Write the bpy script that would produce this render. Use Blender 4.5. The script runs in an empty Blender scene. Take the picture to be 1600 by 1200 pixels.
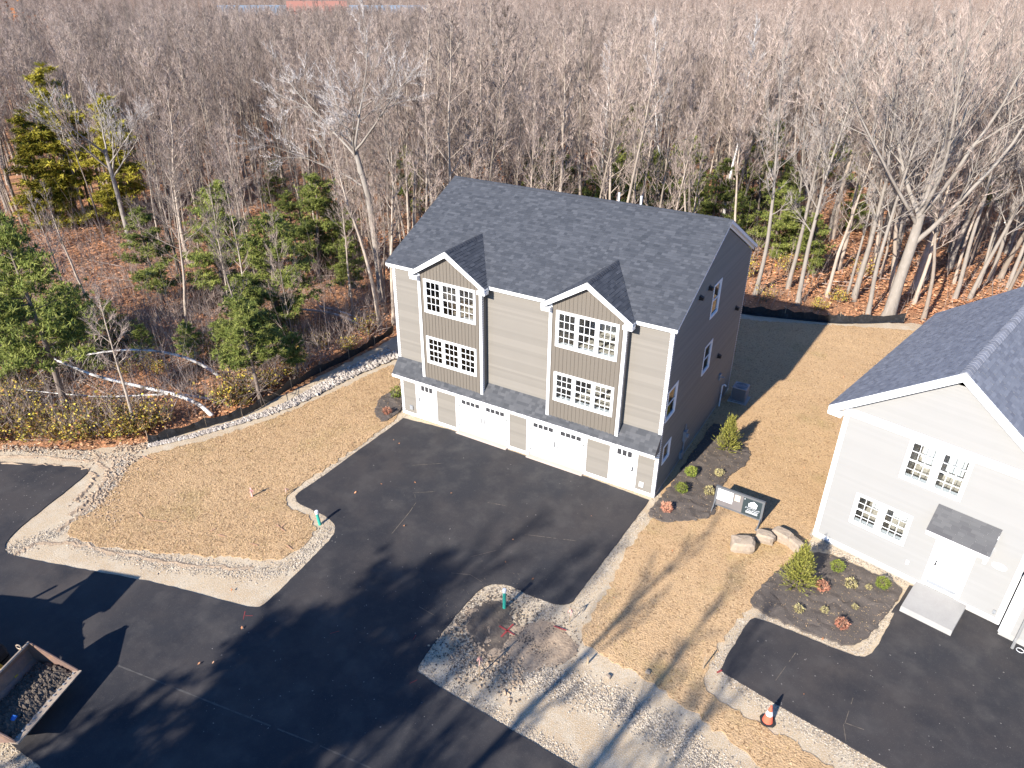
import bpy, math, random
import numpy as np
from mathutils import Vector, Matrix
from mathutils.geometry import delaunay_2d_cdt

SC = bpy.context.scene
COL = SC.collection
rad = math.radians
random.seed(7)

# ------------------------------------------------------------------ camera
CAM = np.array([7.754, -25.676, 20.384])
YAW, PITCH, ROLL, FPX = -0.532, -0.511, 0.008, 1147.365
_cy, _sy, _cp, _sp = math.cos(YAW), math.sin(YAW), math.cos(PITCH), math.sin(PITCH)
FW = np.array([_sy*_cp, _cy*_cp, _sp]); _r = np.array([_cy, -_sy, 0.0]); _u = np.cross(_r, FW)
RT = math.cos(ROLL)*_r + math.sin(ROLL)*_u; UP = -math.sin(ROLL)*_r + math.cos(ROLL)*_u
cam = bpy.data.cameras.new('camera'); camo = bpy.data.objects.new('camera', cam); COL.objects.link(camo)
cam.sensor_width = 36.0; cam.lens = FPX/1600*36.0; cam.clip_start = 0.1; cam.clip_end = 6000
camo.matrix_world = Matrix(((RT[0], UP[0], -FW[0], CAM[0]), (RT[1], UP[1], -FW[1], CAM[1]), (RT[2], UP[2], -FW[2], CAM[2]), (0, 0, 0, 1)))
SC.camera = camo
# ------------------------------------------------------------------ light
AZ, EL = rad(81), rad(29.5)                      # direction the shadows run to, height of the sun
SV = Vector((math.cos(AZ)*math.cos(EL), math.sin(AZ)*math.cos(EL), -math.sin(EL)))
wd = bpy.data.worlds.new('World'); SC.world = wd; wd.use_nodes = True
nt = wd.node_tree; bg = nt.nodes['Background']
sky = nt.nodes.new('ShaderNodeTexSky'); sky.sky_type = 'NISHITA'; sky.sun_disc = False
sky.ozone_density = 4.0; sky.dust_density = 0.3; sky.sun_elevation = EL; sky.sun_rotation = math.pi/2 - AZ + math.pi
tint = nt.nodes.new('ShaderNodeMix'); tint.data_type = 'RGBA'; tint.blend_type = 'MULTIPLY'; tint.inputs[0].default_value = 1.0; tint.inputs[7].default_value = (.58, 1.0, 1.48, 1)   # deep clear autumn sky
nt.links.new(sky.outputs[0], tint.inputs[6]); nt.links.new(tint.outputs[2], bg.inputs[0]); bg.inputs[1].default_value = 0.07
sun = bpy.data.lights.new('sun', 'SUN'); sun.energy = 5.0; sun.angle = rad(0.53); sun.color = (1.0, 0.94, 0.86)
suno = bpy.data.objects.new('sun', sun); COL.objects.link(suno); suno.rotation_euler = SV.to_track_quat('-Z', 'Y').to_euler()
suno.location = (0, -40, 60)
SC.view_settings.view_transform = 'Standard'; SC.view_settings.look = 'None'
SC.view_settings.exposure = 1.0; SC.view_settings.gamma = 1.0
SC.cycles.max_bounces = 6; SC.cycles.diffuse_bounces = 3; SC.cycles.transparent_max_bounces = 8

# ------------------------------------------------------------------ helpers
def at(px, py, z=0.0):
    """point of the place at height z seen at photo position (1600 x 1200)"""
    d = FW + ((px-800)/FPX)*RT - ((py-600)/FPX)*UP
    t = (z-CAM[2])/d[2]
    q = CAM + t*d
    return Vector((q[0], q[1], q[2]))
def proj(p):
    d = np.array(p, float)-CAM; z = d@FW
    if z <= 0.1: return None
    return 800+FPX*(d@RT)/z, 600-FPX*(d@UP)/z
def height(base, top):
    B = at(*base); d = FW + ((top[0]-800)/FPX)*RT - ((top[1]-600)/FPX)*UP
    b = np.array(B)-CAM; t = (b[:2]@d[:2])/(d[:2]@d[:2]); return CAM[2]+t*d[2]
def W(pts): return [tuple(at(*p)[:2]) if len(p) == 2 else (p[0], p[1]) for p in pts]

class MB:
    def __init__(s): s.v = []; s.f = []; s.m = []; s.c = []
    def face(s, pts, m=0, c=None):
        n = len(s.v); s.v.extend(tuple(p) for p in pts); s.f.append(tuple(range(n, n+len(pts)))); s.m.append(m); s.c.append(random.random() if c is None else c)
    def hexa(s, p, m=0, c=None):
        n = len(s.v); s.v.extend(tuple(q) for q in p)
        if c is None: c = random.random()
        for f in ((0,3,2,1),(4,5,6,7),(0,1,5,4),(1,2,6,5),(2,3,7,6),(3,0,4,7)):
            s.f.append(tuple(n+i for i in f)); s.m.append(m); s.c.append(c)
    def box(s, x0, x1, y0, y1, z0, z1, m=0, c=None):
        s.hexa([(x0,y0,z0),(x1,y0,z0),(x1,y1,z0),(x0,y1,z0),(x0,y0,z1),(x1,y0,z1),(x1,y1,z1),(x0,y1,z1)], m, c)
    def tube(s, pts, rads, k=6, m=0, c=None, cap=True):
        if c is None: c = random.random()
        n0 = len(s.v); N = len(pts); pts = [Vector(p) for p in pts]
        ref = Vector((0.31, 0.95, 0.07))
        for i, p in enumerate(pts):
            d = (pts[min(i+1, N-1)]-pts[max(i-1, 0)])
            if d.length < 1e-9: d = Vector((0, 0, 1))
            d.normalize(); a = d.cross(ref)
            if a.length < .1: a = d.cross(Vector((1, 0, 0)))
            a.normalize(); b = d.cross(a)
            for j in range(k):
                t = 2*math.pi*j/k; q = p+(a*math.cos(t)+b*math.sin(t))*rads[i]; s.v.append((q.x, q.y, q.z))
        for i in range(N-1):
            for j in range(k):
                j2 = (j+1) % k
                s.f.append((n0+i*k+j, n0+i*k+j2, n0+(i+1)*k+j2, n0+(i+1)*k+j)); s.m.append(m); s.c.append(c)
        if cap:
            s.f.append(tuple(n0+(N-1)*k+j for j in range(k))); s.m.append(m); s.c.append(c)
            s.f.append(tuple(n0+j for j in reversed(range(k)))); s.m.append(m); s.c.append(c)
    def spike(s, p, q, r, m=0, c=0.5):                      # a three-sided tapering twig
        p = Vector(p); q = Vector(q); d = (q-p)
        if d.length < 1e-6: return
        a = d.cross(Vector((0.3, 0.2, 0.93)));
        if a.length < 1e-6: a = Vector((1, 0, 0))
        a.normalize(); b = d.normalized().cross(a); n = len(s.v)
        for t in (0, 2.094, 4.189):
            w = p+(a*math.cos(t)+b*math.sin(t))*r; s.v.append((w.x, w.y, w.z))
        s.v.append((q.x, q.y, q.z))
        for f in ((0,1,3),(1,2,3),(2,0,3)): s.f.append(tuple(n+i for i in f)); s.m.append(m); s.c.append(c)
    def mesh(s, name, mats, smooth=False):
        me = bpy.data.meshes.new(name); me.from_pydata(s.v, [], s.f)
        for x in mats: me.materials.append(x)
        if len(mats) > 1: me.polygons.foreach_set('material_index', s.m)
        a = me.attributes.new('rnd', 'FLOAT', 'FACE'); a.data.foreach_set('value', s.c)
        if smooth: me.polygons.foreach_set('use_smooth', [True]*len(s.f))
        me.update(); return me
    def obj(s, name, mats, parent=None, smooth=False, kind=None):
        if not isinstance(mats, (list, tuple)): mats = [mats]
        return link(name, s.mesh(name, mats, smooth), parent, kind)
def link(name, me, parent=None, kind=None):
    o = bpy.data.objects.new(name, me); COL.objects.link(o)
    if parent: o.parent = parent
    if kind: o['kind'] = kind
    return o
def tag(o, label, cat, group=None):
    o['label'] = label; o['category'] = cat
    if group: o['group'] = group
    return o
def thing(name, loc, rz, label, cat, group=None):
    o = bpy.data.objects.new(name, None); COL.objects.link(o); o.location = loc; o.rotation_euler = (0, 0, rz)
    o.empty_display_size = .3
    return tag(o, label, cat, group)
class Pl:                                                    # a wall plane: u along it, z up, o outwards
    def __init__(s, O, ang, nang): s.O = Vector(O); s.u = Vector((math.cos(ang), math.sin(ang), 0)); s.n = Vector((math.cos(nang), math.sin(nang), 0)); s.ang = ang
    def P(s, u, z, o=0): return s.O+s.u*u+s.n*o+Vector((0, 0, z))
    def slab(s, mb, u0, u1, z0, z1, o0, o1, m=0, c=None):
        mb.hexa([s.P(u0,z0,o1), s.P(u1,z0,o1), s.P(u1,z0,o0), s.P(u0,z0,o0), s.P(u0,z1,o1), s.P(u1,z1,o1), s.P(u1,z1,o0), s.P(u0,z1,o0)], m, c)
def span(poly, v):
    xs = []
    for i in range(len(poly)):
        (a, b), (c, d) = poly[i], poly[(i+1) % len(poly)]
        if abs(b-d) < 1e-9: continue
        t = (v-b)/(d-b)
        if -1e-9 <= t <= 1+1e-9: xs.append(a+(c-a)*t)
    return (min(xs), max(xs)) if len(xs) > 1 else None
def pip(x, y, poly):
    r = False; j = len(poly)-1
    for i in range(len(poly)):
        xi, yi = poly[i]; xj, yj = poly[j]
        if (yi > y) != (yj > y) and x < (xj-xi)*(y-yi)/(yj-yi)+xi: r = not r
        j = i
    return r

# ------------------------------------------------------------------ materials
def mat(name, base, layers=(), rough=.85, spec=.3, bump=None, rnd=None, orand=None, metal=0.0, stretch=None):
    """layers: (scale, lo, hi, colour, amount[, detail]); rnd: (dark, light) factor from the per-piece number; orand: same per object"""
    m = bpy.data.materials.new(name); m.use_nodes = True; t = m.node_tree; N = t.nodes; L = t.links
    b = N['Principled BSDF']; b.inputs['Roughness'].default_value = rough; b.inputs['Metallic'].default_value = metal
    b.inputs['Specular IOR Level'].default_value = spec
    tc = N.new('ShaderNodeTexCoord'); src = tc.outputs['Object']
    if stretch:
        mp = N.new('ShaderNodeMapping'); mp.inputs['Scale'].default_value = stretch; L.new(src, mp.inputs[0]); src = mp.outputs[0]
    rgb = N.new('ShaderNodeRGB'); rgb.outputs[0].default_value = (*base, 1); cur = rgb.outputs[0]
    def mix(a, bcol, fac, mode='MIX'):
        x = N.new('ShaderNodeMix'); x.data_type = 'RGBA'; x.blend_type = mode
        L.new(a, x.inputs[6])
        if isinstance(bcol, tuple): x.inputs[7].default_value = (*bcol, 1)
        else: L.new(bcol, x.inputs[7])
        if isinstance(fac, float): x.inputs[0].default_value = fac
        else: L.new(fac, x.inputs[0])
        return x.outputs[2]
    for l in layers:
        sc, lo, hi, colr, amt = l[:5]
        n = N.new('ShaderNodeTexNoise'); n.inputs['Scale'].default_value = sc; n.inputs['Detail'].default_value = l[5] if len(l) > 5 else 3.0
        n.inputs['Roughness'].default_value = .6
        L.new(src, n.inputs['Vector'])
        r = N.new('ShaderNodeMapRange'); r.inputs[1].default_value = lo; r.inputs[2].default_value = hi; r.inputs[3].default_value = 0; r.inputs[4].default_value = amt
        L.new(n.outputs[0], r.inputs[0]); cur = mix(cur, colr, r.outputs[0])
    def vary(out, lohi):
        r = N.new('ShaderNodeMapRange'); r.inputs[3].default_value = lohi[0]; r.inputs[4].default_value = lohi[1]; L.new(out, r.inputs[0])
        c = N.new('ShaderNodeCombineColor')
        for i in range(3): L.new(r.outputs[0], c.inputs[i])
        return mix(cur, c.outputs[0], 1.0, 'MULTIPLY')
    if rnd:
        a = N.new('ShaderNodeAttribute'); a.attribute_name = 'rnd'
        if len(rnd) == 2: cur = vary(a.outputs['Fac'], rnd)
        else:                                                # list of colours -> ramp
            cr = N.new('ShaderNodeValToRGB'); cr.color_ramp.interpolation = 'CONSTANT' if len(rnd) > 3 else 'LINEAR'
            e = cr.color_ramp.elements
            while len(e) < len(rnd): e.new(0.5)
            for i, c in enumerate(rnd): e[i].position = i/len(rnd) if len(rnd) > 3 else i/(len(rnd)-1); e[i].color = (*c, 1)
            L.new(a.outputs['Fac'], cr.inputs[0]); cur = mix(cur, cr.outputs[0], 1.0)
    if orand:
        oi = N.new('ShaderNodeObjectInfo'); cur = vary(oi.outputs['Random'], orand)
    L.new(cur, b.inputs['Base Color'])
    if bump:
        n = N.new('ShaderNodeTexNoise'); n.inputs['Scale'].default_value = bump[0]; n.inputs['Detail'].default_value = 4; L.new(src, n.inputs['Vector'])
        bp = N.new('ShaderNodeBump'); bp.inputs['Strength'].default_value = bump[1]; bp.inputs['Distance'].default_value = bump[2]
        L.new(n.outputs[0], bp.inputs['Height']); L.new(bp.outputs[0], b.inputs['Normal'])
    return m
def glassmat(name, tint=(.9, .93, .95), gloss=.16):
    m = bpy.data.materials.new(name); m.use_nodes = True; t = m.node_tree; N = t.nodes; L = t.links
    N.remove(N['Principled BSDF']); o = N['Material Output']
    tr = N.new('ShaderNodeBsdfTransparent'); tr.inputs[0].default_value = (*tint, 1)
    gl = N.new('ShaderNodeBsdfGlossy'); gl.inputs['Roughness'].default_value = .02
    lw = N.new('ShaderNodeFresnel'); lw.inputs[0].default_value = 1.5
    mx = N.new('ShaderNodeMixShader'); L.new(lw.outputs[0], mx.inputs[0]); L.new(tr.outputs[0], mx.inputs[1]); L.new(gl.outputs[0], mx.inputs[2])
    L.new(mx.outputs[0], o.inputs[0]); return m

M = {}
M['asphalt'] = mat('asphalt', (.033, .033, .037), [(.16, .40, .66, (.074, .062, .055), .8, 5), (.9, .48, .72, (.082, .075, .070), .6, 6), (.30, .52, .66, (.022, .023, .028), .75, 5), (5, .58, .75, (.075, .068, .062), .35, 4), (38, .62, .78, (.13, .12, .11), .75, 2), (38, .2, .4, (.012, .012, .014), .0, 2)], rough=.8, spec=.25, bump=(60, .5, .01))
M['sand'] = mat('gravel_sand', (0.524, 0.399, 0.253), [(.35, .4, .65, (0.433, 0.308, 0.181), .85, 5), (1.3, .45, .7, (0.570, 0.484, 0.356), .8, 5), (9, .5, .66, (0.342, 0.285, 0.206), .6, 4), (26, .5, .62, (0.684, 0.638, 0.537), .55, 3), (30, .3, .42, (0.251, 0.217, 0.175), .0, 3)], bump=(25, .7, .03))
M['lawn'] = mat('straw_lawn', (0.570, 0.380, 0.206), [(.18, .42, .72, (0.478, 0.307, 0.161), .85, 4), (.30, .55, .70, (0.340, 0.264, 0.105), .6, 5), (1.1, .56, .72, (0.423, 0.264, 0.135), .7, 5), (3.2, .4, .7, (0.524, 0.358, 0.206), .6, 5), (9, .56, .68, (0.248, 0.149, 0.071), .85, 3), (20, .55, .70, (0.184, 0.111, 0.056), .6, 2), (24, .58, .72, (0.607, 0.435, 0.255), .6, 2)], rough=.95, spec=.1, bump=(18, .9, .05))
M['mulch'] = mat('bark_mulch', (0.115, 0.097, 0.084), [(1.2, .45, .7, (0.162, 0.135, 0.115), .7), (30, .58, .7, (0.297, 0.230, 0.176), .75, 2)], rough=.95, spec=.1, bump=(40, .9, .03))
M['floor'] = mat('leaf_litter_ground', (0.378, 0.196, 0.109), [(.12, .45, .65, (0.252, 0.161, 0.091), .7, 4), (.6, .42, .6, (0.490, 0.252, 0.133), .8, 5), (3, .5, .65, (0.168, 0.101, 0.059), .75, 5), (10, .5, .66, (0.588, 0.315, 0.175), .8, 4)], rough=.95, spec=.1, bump=(8, .9, .08))
M['farground'] = M['floor']
M['siding'] = mat('taupe_clapboard', (.200, .181, .154), [(1.5, .4, .7, (.190, .171, .145), .4)], rough=.6, rnd=(.90, 1.06))  # wide tone steps between courses paint in the lap shadow lines
M['batten'] = mat('taupe_batten', (.160, .138, .112), rough=.65, rnd=(.95, 1.05))
M['white'] = mat('white_trim', (.80, .80, .79), [(2, .5, .8, (.77, .77, .76), .5)], rough=.45)
M['wsiding'] = mat('white_clapboard', (0.274, 0.268, 0.256), [(1, .4, .7, (0.262, 0.258, 0.246), .5)], rough=.55, rnd=(.975, 1.02))
M['shingle'] = mat('charcoal_shingle', (.06, .063, .072), [(40, .45, .7, (.085, .087, .095), .5, 2)], rough=.95, spec=.1, rnd=((.052, .057, .067), (.072, .077, .088), (.100, .105, .117)), bump=(90, .5, .006))
M['shingle_grey'] = mat('grey_shingle', (0.160, 0.160, 0.160), [(40, .45, .7, (0.160, 0.160, 0.160), .4, 2)], rough=.9, spec=.2, rnd=((0.084, 0.082, 0.085), (0.102, 0.101, 0.102), (0.120, 0.118, 0.118)), bump=(90, .5, .006))
M['shingle_pent'] = mat('pent_shingle', (.1, .1, .1), [(40, .45, .7, (.12, .12, .125), .5, 2)], rough=.9, spec=.2, rnd=((.058, .060, .065), (.078, .080, .085), (.110, .110, .114)), bump=(90, .5, .006))
M['shingle_slate'] = mat('slate_grey_shingle', (0.217, 0.225, 0.255), [(40, .45, .7, (0.275, 0.283, 0.315), .5, 2)], rough=.9, spec=.2, rnd=((0.142, 0.149, 0.176), (0.181, 0.190, 0.217), (0.232, 0.241, 0.270)), bump=(90, .5, .006))
M['ridge_slate'] = mat('slate_ridge_shingle', (0.230, 0.236, 0.263), [(40, .45, .7, (0.270, 0.270, 0.284), .6, 2)], rough=.9, orand=(.85, 1.2))
M['ridge'] = mat('ridge_shingle', (.05, .054, .064), [(40, .45, .7, (.08, .082, .09), .6, 2)], rough=.9, orand=(.85, 1.2))
M['conc'] = mat('concrete', (.37, .355, .33), [(1.5, .4, .7, (.32, .305, .285), .7), (30, .5, .7, (.42, .405, .385), .5)], rough=.85, bump=(60, .3, .005))
M['apron'] = mat('concrete_apron', (.52, .42, .36), [(3, .4, .7, (.45, .38, .33), .7)], rough=.85)
M['glass'] = glassmat('window_glass')
M['wall_in'] = mat('room_wall', (0.624, 0.585, 0.546), rough=.9)
M['floor_in'] = mat('room_floor', (0.650, 0.562, 0.450), [(6, .4, .7, (0.525, 0.450, 0.350), .5)], rough=.5)
M['black'] = mat('black_paint', (.02, .02, .022), rough=.5)
M['darkmetal'] = mat('dark_metal', (.06, .06, .065), rough=.45, metal=.3)
M['grey'] = mat('grey_metal', (.32, .33, .34), [(4, .4, .7, (.26, .27, .28), .6)], rough=.5, metal=.2)
M['bark'] = mat('grey_bark', (.36, .295, .235), [(1.2, .4, .65, (.22, .18, .145), .7, 4), (5, .5, .7, (.49, .42, .35), .7, 4)], rough=.95, spec=.1, orand=(.5, 1.3), bump=(9, .6, .03), stretch=(1, 1, .3))
M['twig'] = mat('bare_twig', (0.395, 0.313, 0.263), rough=.95, spec=.1, rnd=(.55, 1.3), orand=(.55, 1.35))
M['palebark'] = mat('pale_bark', (0.297, 0.261, 0.221), [(.8, .45, .65, (0.198, 0.167, 0.140), .8, 4), (6, .5, .7, (0.387, 0.342, 0.297), .6, 4)], rough=.9, spec=.1, bump=(9, .5, .03), stretch=(1, 1, .35))
M['paletwig'] = mat('pale_twig', (0.329, 0.286, 0.253), rough=.95, spec=.1, rnd=(.8, 1.2))
M['whitetwig'] = mat('white_limb', (.50, .46, .43), rough=.95, spec=.1, rnd=(.8, 1.2))
M['birch'] = mat('white_birch_bark', (.66, .63, .59), [(2.2, .52, .62, (.12, .10, .09), .85, 4)], rough=.8, stretch=(1, 1, .8))
M['pinebark'] = mat('pine_bark', (.17, .13, .105), [(2, .4, .7, (.26, .21, .175), .8, 4)], rough=.95, bump=(8, .7, .03))
M['needle'] = mat('pine_needles', (.1, .12, .04), rough=.8, spec=.2, rnd=((.10, .14, .03), (.215, .245, .055), (.34, .34, .095)), orand=(.8, 1.15))
M['cedar'] = mat('cedar_foliage', (.1, .1, .02), rough=.8, spec=.2, rnd=((.22, .21, .025), (.40, .35, .045), (.55, .46, .075)))
M['juniper'] = mat('juniper_foliage', (.1, .1, .02), rough=.8, spec=.2, rnd=((.09, .11, .022), (.20, .20, .04), (.32, .29, .06)))
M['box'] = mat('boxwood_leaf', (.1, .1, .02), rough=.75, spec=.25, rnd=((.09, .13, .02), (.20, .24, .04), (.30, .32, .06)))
M['redleaf'] = mat('red_leaf', (.3, .1, .05), rough=.85, rnd=((.28, .10, .06), (.44, .19, .12), (.52, .30, .18)))
M['strawleaf'] = mat('pale_leaf', (.3, .3, .1), rough=.85, rnd=((.24, .20, .09), (.40, .34, .15), (.48, .42, .22)))
M['yleaf'] = mat('autumn_leaf', (.3, .2, .05), rough=.85, rnd=((.26, .15, .05), (.52, .38, .06), (.16, .11, .04), (.62, .48, .07), (.24, .23, .06), (.34, .16, .06)))
M['oakleaf'] = mat('russet_leaf', (.3, .12, .05), rough=.85, rnd=((.22, .08, .03), (.36, .14, .055), (.45, .20, .08)))
M['litter'] = mat('fallen_leaf', (0.420, 0.210, 0.112), rough=.9, rnd=((0.532, 0.231, 0.105), (0.700, 0.322, 0.154), (0.266, 0.126, 0.063), (0.784, 0.434, 0.238), (0.406, 0.196, 0.098)))
M['straw'] = mat('straw_blade', (0.376, 0.262, 0.125), rough=.95, rnd=((0.526, 0.349, 0.191), (0.620, 0.428, 0.242), (0.132, 0.079, 0.039), (0.414, 0.306, 0.133), (0.658, 0.472, 0.281), (0.188, 0.113, 0.058)))  # the darkest browns paint in shadows among the straw blades
M['stone'] = mat('gravel_stone', (0.400, 0.372, 0.324), [(12, .4, .7, (0.300, 0.274, 0.234), .4)], rough=.9, rnd=((0.150, 0.127, 0.108), (0.420, 0.353, 0.270), (0.580, 0.500, 0.396)))  # darkest tone stands in for the shaded gaps between stones
M['riprap'] = mat('pale_riprap', (0.370, 0.324, 0.272), [(6, .4, .7, (0.296, 0.259, 0.224), .5)], rough=.9, rnd=((0.296, 0.252, 0.211), (0.414, 0.360, 0.306), (0.503, 0.446, 0.388)))
M['boulder'] = mat('boulder_stone', (.37, .29, .21), [(2.5, .4, .65, (.27, .225, .18), .8, 5), (12, .5, .7, (.43, .36, .29), .6, 5)], rough=.9, bump=(10, .6, .03))
M['fabric'] = mat('silt_fabric', (.018, .019, .022), [(6, .5, .7, (.05, .05, .055), .7)], rough=.5, spec=.5)
M['wood'] = mat('stake_wood', (.36, .27, .18), rough=.8)
M['pinkflag'] = mat('pink_paint', (.75, .40, .36), rough=.7)
M['green'] = mat('green_pvc', (.04, .36, .27), rough=.4)
M['orange'] = mat('cone_orange', (.72, .14, .08), rough=.5)
M['conewhite'] = mat('cone_white', (.8, .8, .8), rough=.4)
M['rubber'] = mat('black_rubber', (.03, .03, .03), rough=.8)
M['steel'] = mat('worn_bucket_steel', (.24, .155, .125), [(2.5, .45, .65, (.34, .22, .16), .8, 5), (9, .55, .7, (.45, .25, .12), .6, 4), (1.2, .5, .7, (.15, .11, .10), .7, 4)], rough=.6, metal=.15)
M['edge'] = mat('bucket_edge_steel', (.45, .36, .27), [(4, .45, .65, (.32, .25, .2), .8, 5), (9, .6, .7, (.55, .33, .15), .6, 4)], rough=.55, metal=.2)
M['yellow'] = mat('machine_yellow', (.55, .33, .03), [(3, .5, .7, (.35, .22, .05), .5)], rough=.5)
M['signgrey'] = mat('sign_board', (.17, .155, .15), [(3, .4, .7, (.20, .18, .17), .6)], rough=.6)
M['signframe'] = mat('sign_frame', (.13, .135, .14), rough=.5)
M['signdark'] = mat('sign_dark_panel', (.035, .05, .055), rough=.5)
M['signwhite'] = mat('sign_white', (.82, .82, .82), rough=.5)
M['paper'] = mat('cream_paper', (.75, .66, .48), rough=.7)
M['chalk'] = mat('chalk_line', (.42, .36, .27), rough=.9)
M['chalkline'] = mat('chalk_trace', (.19, .155, .12), [(8, .4, .65, (.05, .045, .04), .9, 4)], rough=.9)
M['dust2'] = mat('pale_specks', (.22, .20, .18), rough=.9)
M['dust'] = mat('dust_streak', (.10, .094, .088), [(5, .4, .7, (.05, .047, .045), .8, 4)], rough=.9)
M['redpaint'] = mat('red_survey_paint', (.30, .05, .05), rough=.8)
M['pinkpaint'] = mat('faded_survey_paint', (.56, .31, .19), [(10, .4, .7, (.5, .35, .2), .8)], rough=.9)
M['blueplastic'] = mat('blue_plastic', (.05, .2, .6), rough=.4)
M['dirt'] = mat('dark_soil', (.10, .08, .065), [(4, .4, .7, (.16, .13, .10), .8, 5)], rough=.95, bump=(15, .8, .03))
M['orangesoil'] = mat('brown_soil', (.38, .28, .19), [(1.0, .4, .65, (.46, .345, .235), .8, 5), (12, .5, .7, (.20, .14, .09), .7, 4)], rough=.95, bump=(15, .9, .04))
M['bred'] = mat('far_red_siding', (.36, .17, .125), rough=.8)
M['bblue'] = mat('far_blue_roof', (.20, .25, .30), rough=.7)
M['btan'] = mat('far_tan_wall', (.5, .45, .38), rough=.8)

# ------------------------------------------------------------------ ground
LOT = W([(-500,694),(-200,697),(0,702),(100,703),(190,698),(228,690)])+[ (-22.2, -7.0), (-21.0, -3.9), (-20.6, .6), (-20.2, 6.8),
       (-18.5, 13), (-14, 19), (-8, 21.6), (-2, 22.5), (4, 25.0), (7.6, 26.6), (13, 28.4), (22, 30), (42, 33), (60, 20), (60, -60), (-75, -60)]
def jitter_poly(poly, step, amp, seed):
    r = random.Random(seed); out = []
    for i in range(len(poly)):
        a = Vector(poly[i]); b = Vector(poly[(i+1) % len(poly)]); d = b-a; L = d.length
        if L < 1e-6: continue
        n = max(1, int(L/step)); nn = Vector((-d.y, d.x))/L
        for k in range(n):
            j = r.gauss(0, amp)
            if abs(j) > 2*amp: j = 0
            p = a+d*(k/n)+nn*j; out.append((p.x, p.y))
    return out
def smooth_poly(poly, it=1):
    for _ in range(it):
        o = []
        for i in range(len(poly)):
            a, b = Vector(poly[i]), Vector(poly[(i+1) % len(poly)])
            o += [tuple(a*.8+b*.2), tuple(a*.2+b*.8)]
        poly = o
    return poly
def sheet(name, poly, z, mat_, step=.5, amp=.03, est=.18, rough=0.0, seed=1, thick=.0, smooth=1, inner=None):
    if smooth: poly = smooth_poly(poly, smooth)
    b = jitter_poly(poly, est, amp, seed); n = len(b); r = random.Random(seed+5)
    xs = [p[0] for p in b]; ys = [p[1] for p in b]; pts = [Vector(p) for p in b]
    if step:
        y = min(ys)
        while y < max(ys):
            x = min(xs)
            while x < max(xs):
                px, py = x+r.uniform(-.3, .3)*step, y+r.uniform(-.3, .3)*step
                if pip(px, py, b): pts.append(Vector((px, py)))
                x += step
            y += step
    vs, es, fs, ov, oe, of = delaunay_2d_cdt(pts, [(i, (i+1) % n) for i in range(n)], [], 1, 1e-4)
    mb = MB(); bd = set()
    for i, v in enumerate(vs):
        o = ov[i]; edge = any(k < n for k in o) if o else True
        mb.v.append((v.x, v.y, z if edge else z+r.uniform(-.2, 1)*rough))
    for f in fs: mb.f.append(tuple(f)); mb.m.append(0); mb.c.append(.5)
    if thick:
        for i in range(n):
            (x0, y0), (x1, y1) = b[i], b[(i+1) % n]
            mb.face([(x0, y0, z-thick), (x1, y1, z-thick), (x1, y1, z), (x0, y0, z)])
    o = mb.obj(name, mat_, kind='structure')
    return o, b
def terrain():
    mb = MB(); r = random.Random(3)
    xs = sorted(set([-3000, -1500, -900, -600, -450]+[-360+i*6 for i in range(28)]+[-190+i*2.5 for i in range(110)]+[90+i*8 for i in range(8)]+[170, 260, 500, 900, 2000, 3000]))
    ys = sorted(set([-3000, -900, -300, -120]+[-60+i*2.5 for i in range(76)]+[132+i*6 for i in range(46)]+[420, 520, 700, 1000, 2000, 4000]))
    nx = len(xs)
    for y in ys:
        for x in xs: mb.v.append((x, y, -.12-r.random()*.22*(1 if abs(x) < 300 else 0)))
    for j in range(len(ys)-1):
        for i in range(nx-1): mb.f.append((j*nx+i, j*nx+i+1, (j+1)*nx+i+1, (j+1)*nx+i)); mb.m.append(0); mb.c.append(.5)
    o = mb.obj('forest_floor', M['floor'], kind='structure', smooth=True)
terrain()
sheet('gravel_lot', LOT, 0.0, M['sand'], step=0, amp=.12, est=.4, smooth=0, seed=2)
# asphalt
A1 = W([(637,649),(603,674),(570,697),(525,730),(490,755),(461,774),(464,786),(488,797),(511,808),(525,822),(521,838),(480,880),(440,920),(415,943),(404,950),(380,948),(300,925),(215,905),(100,885),(30,871),(7,864),(9,848),(30,826),(84,783),(138,740),(137,732),(90,728),(0,722),(-200,712),(-420,704)]) + [(-70,-16)] + W([(-700,800),(-300,960),(0,1150),(65,1200),(200,1300),(700,1650),(1300,1650),(1100,1322),(905,1203),(650,1053),(656,1036),(700,977),(742,928),(762,914),(792,914),(830,932),(872,946),(893,944),(906,925),(955,862),(1009,790)])+[(-.12,-.16)]
asph, A1b = sheet('asphalt_road', A1, .035, M['asphalt'], step=1.2, amp=.012, est=.2, thick=.035, seed=11, rough=.0, smooth=1)
A2 = W([(1182,966),(1169,970),(1124,1047),(1130,1053),(1385,1200),(1700,1390),(2100,1500),(2300,1000)])+[(24,-1.5),(13.6,-.2),(10.4,.25),(10.15,-1.0),(9.9,-1.85)]+W([(1398,958),(1366,1020),(1346,1030),(1300,1013),(1250,992)])
sheet('asphalt_driveway', A2, .035, M['asphalt'], step=1.2, amp=.012, est=.2, thick=.035, seed=12, smooth=1)
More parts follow.
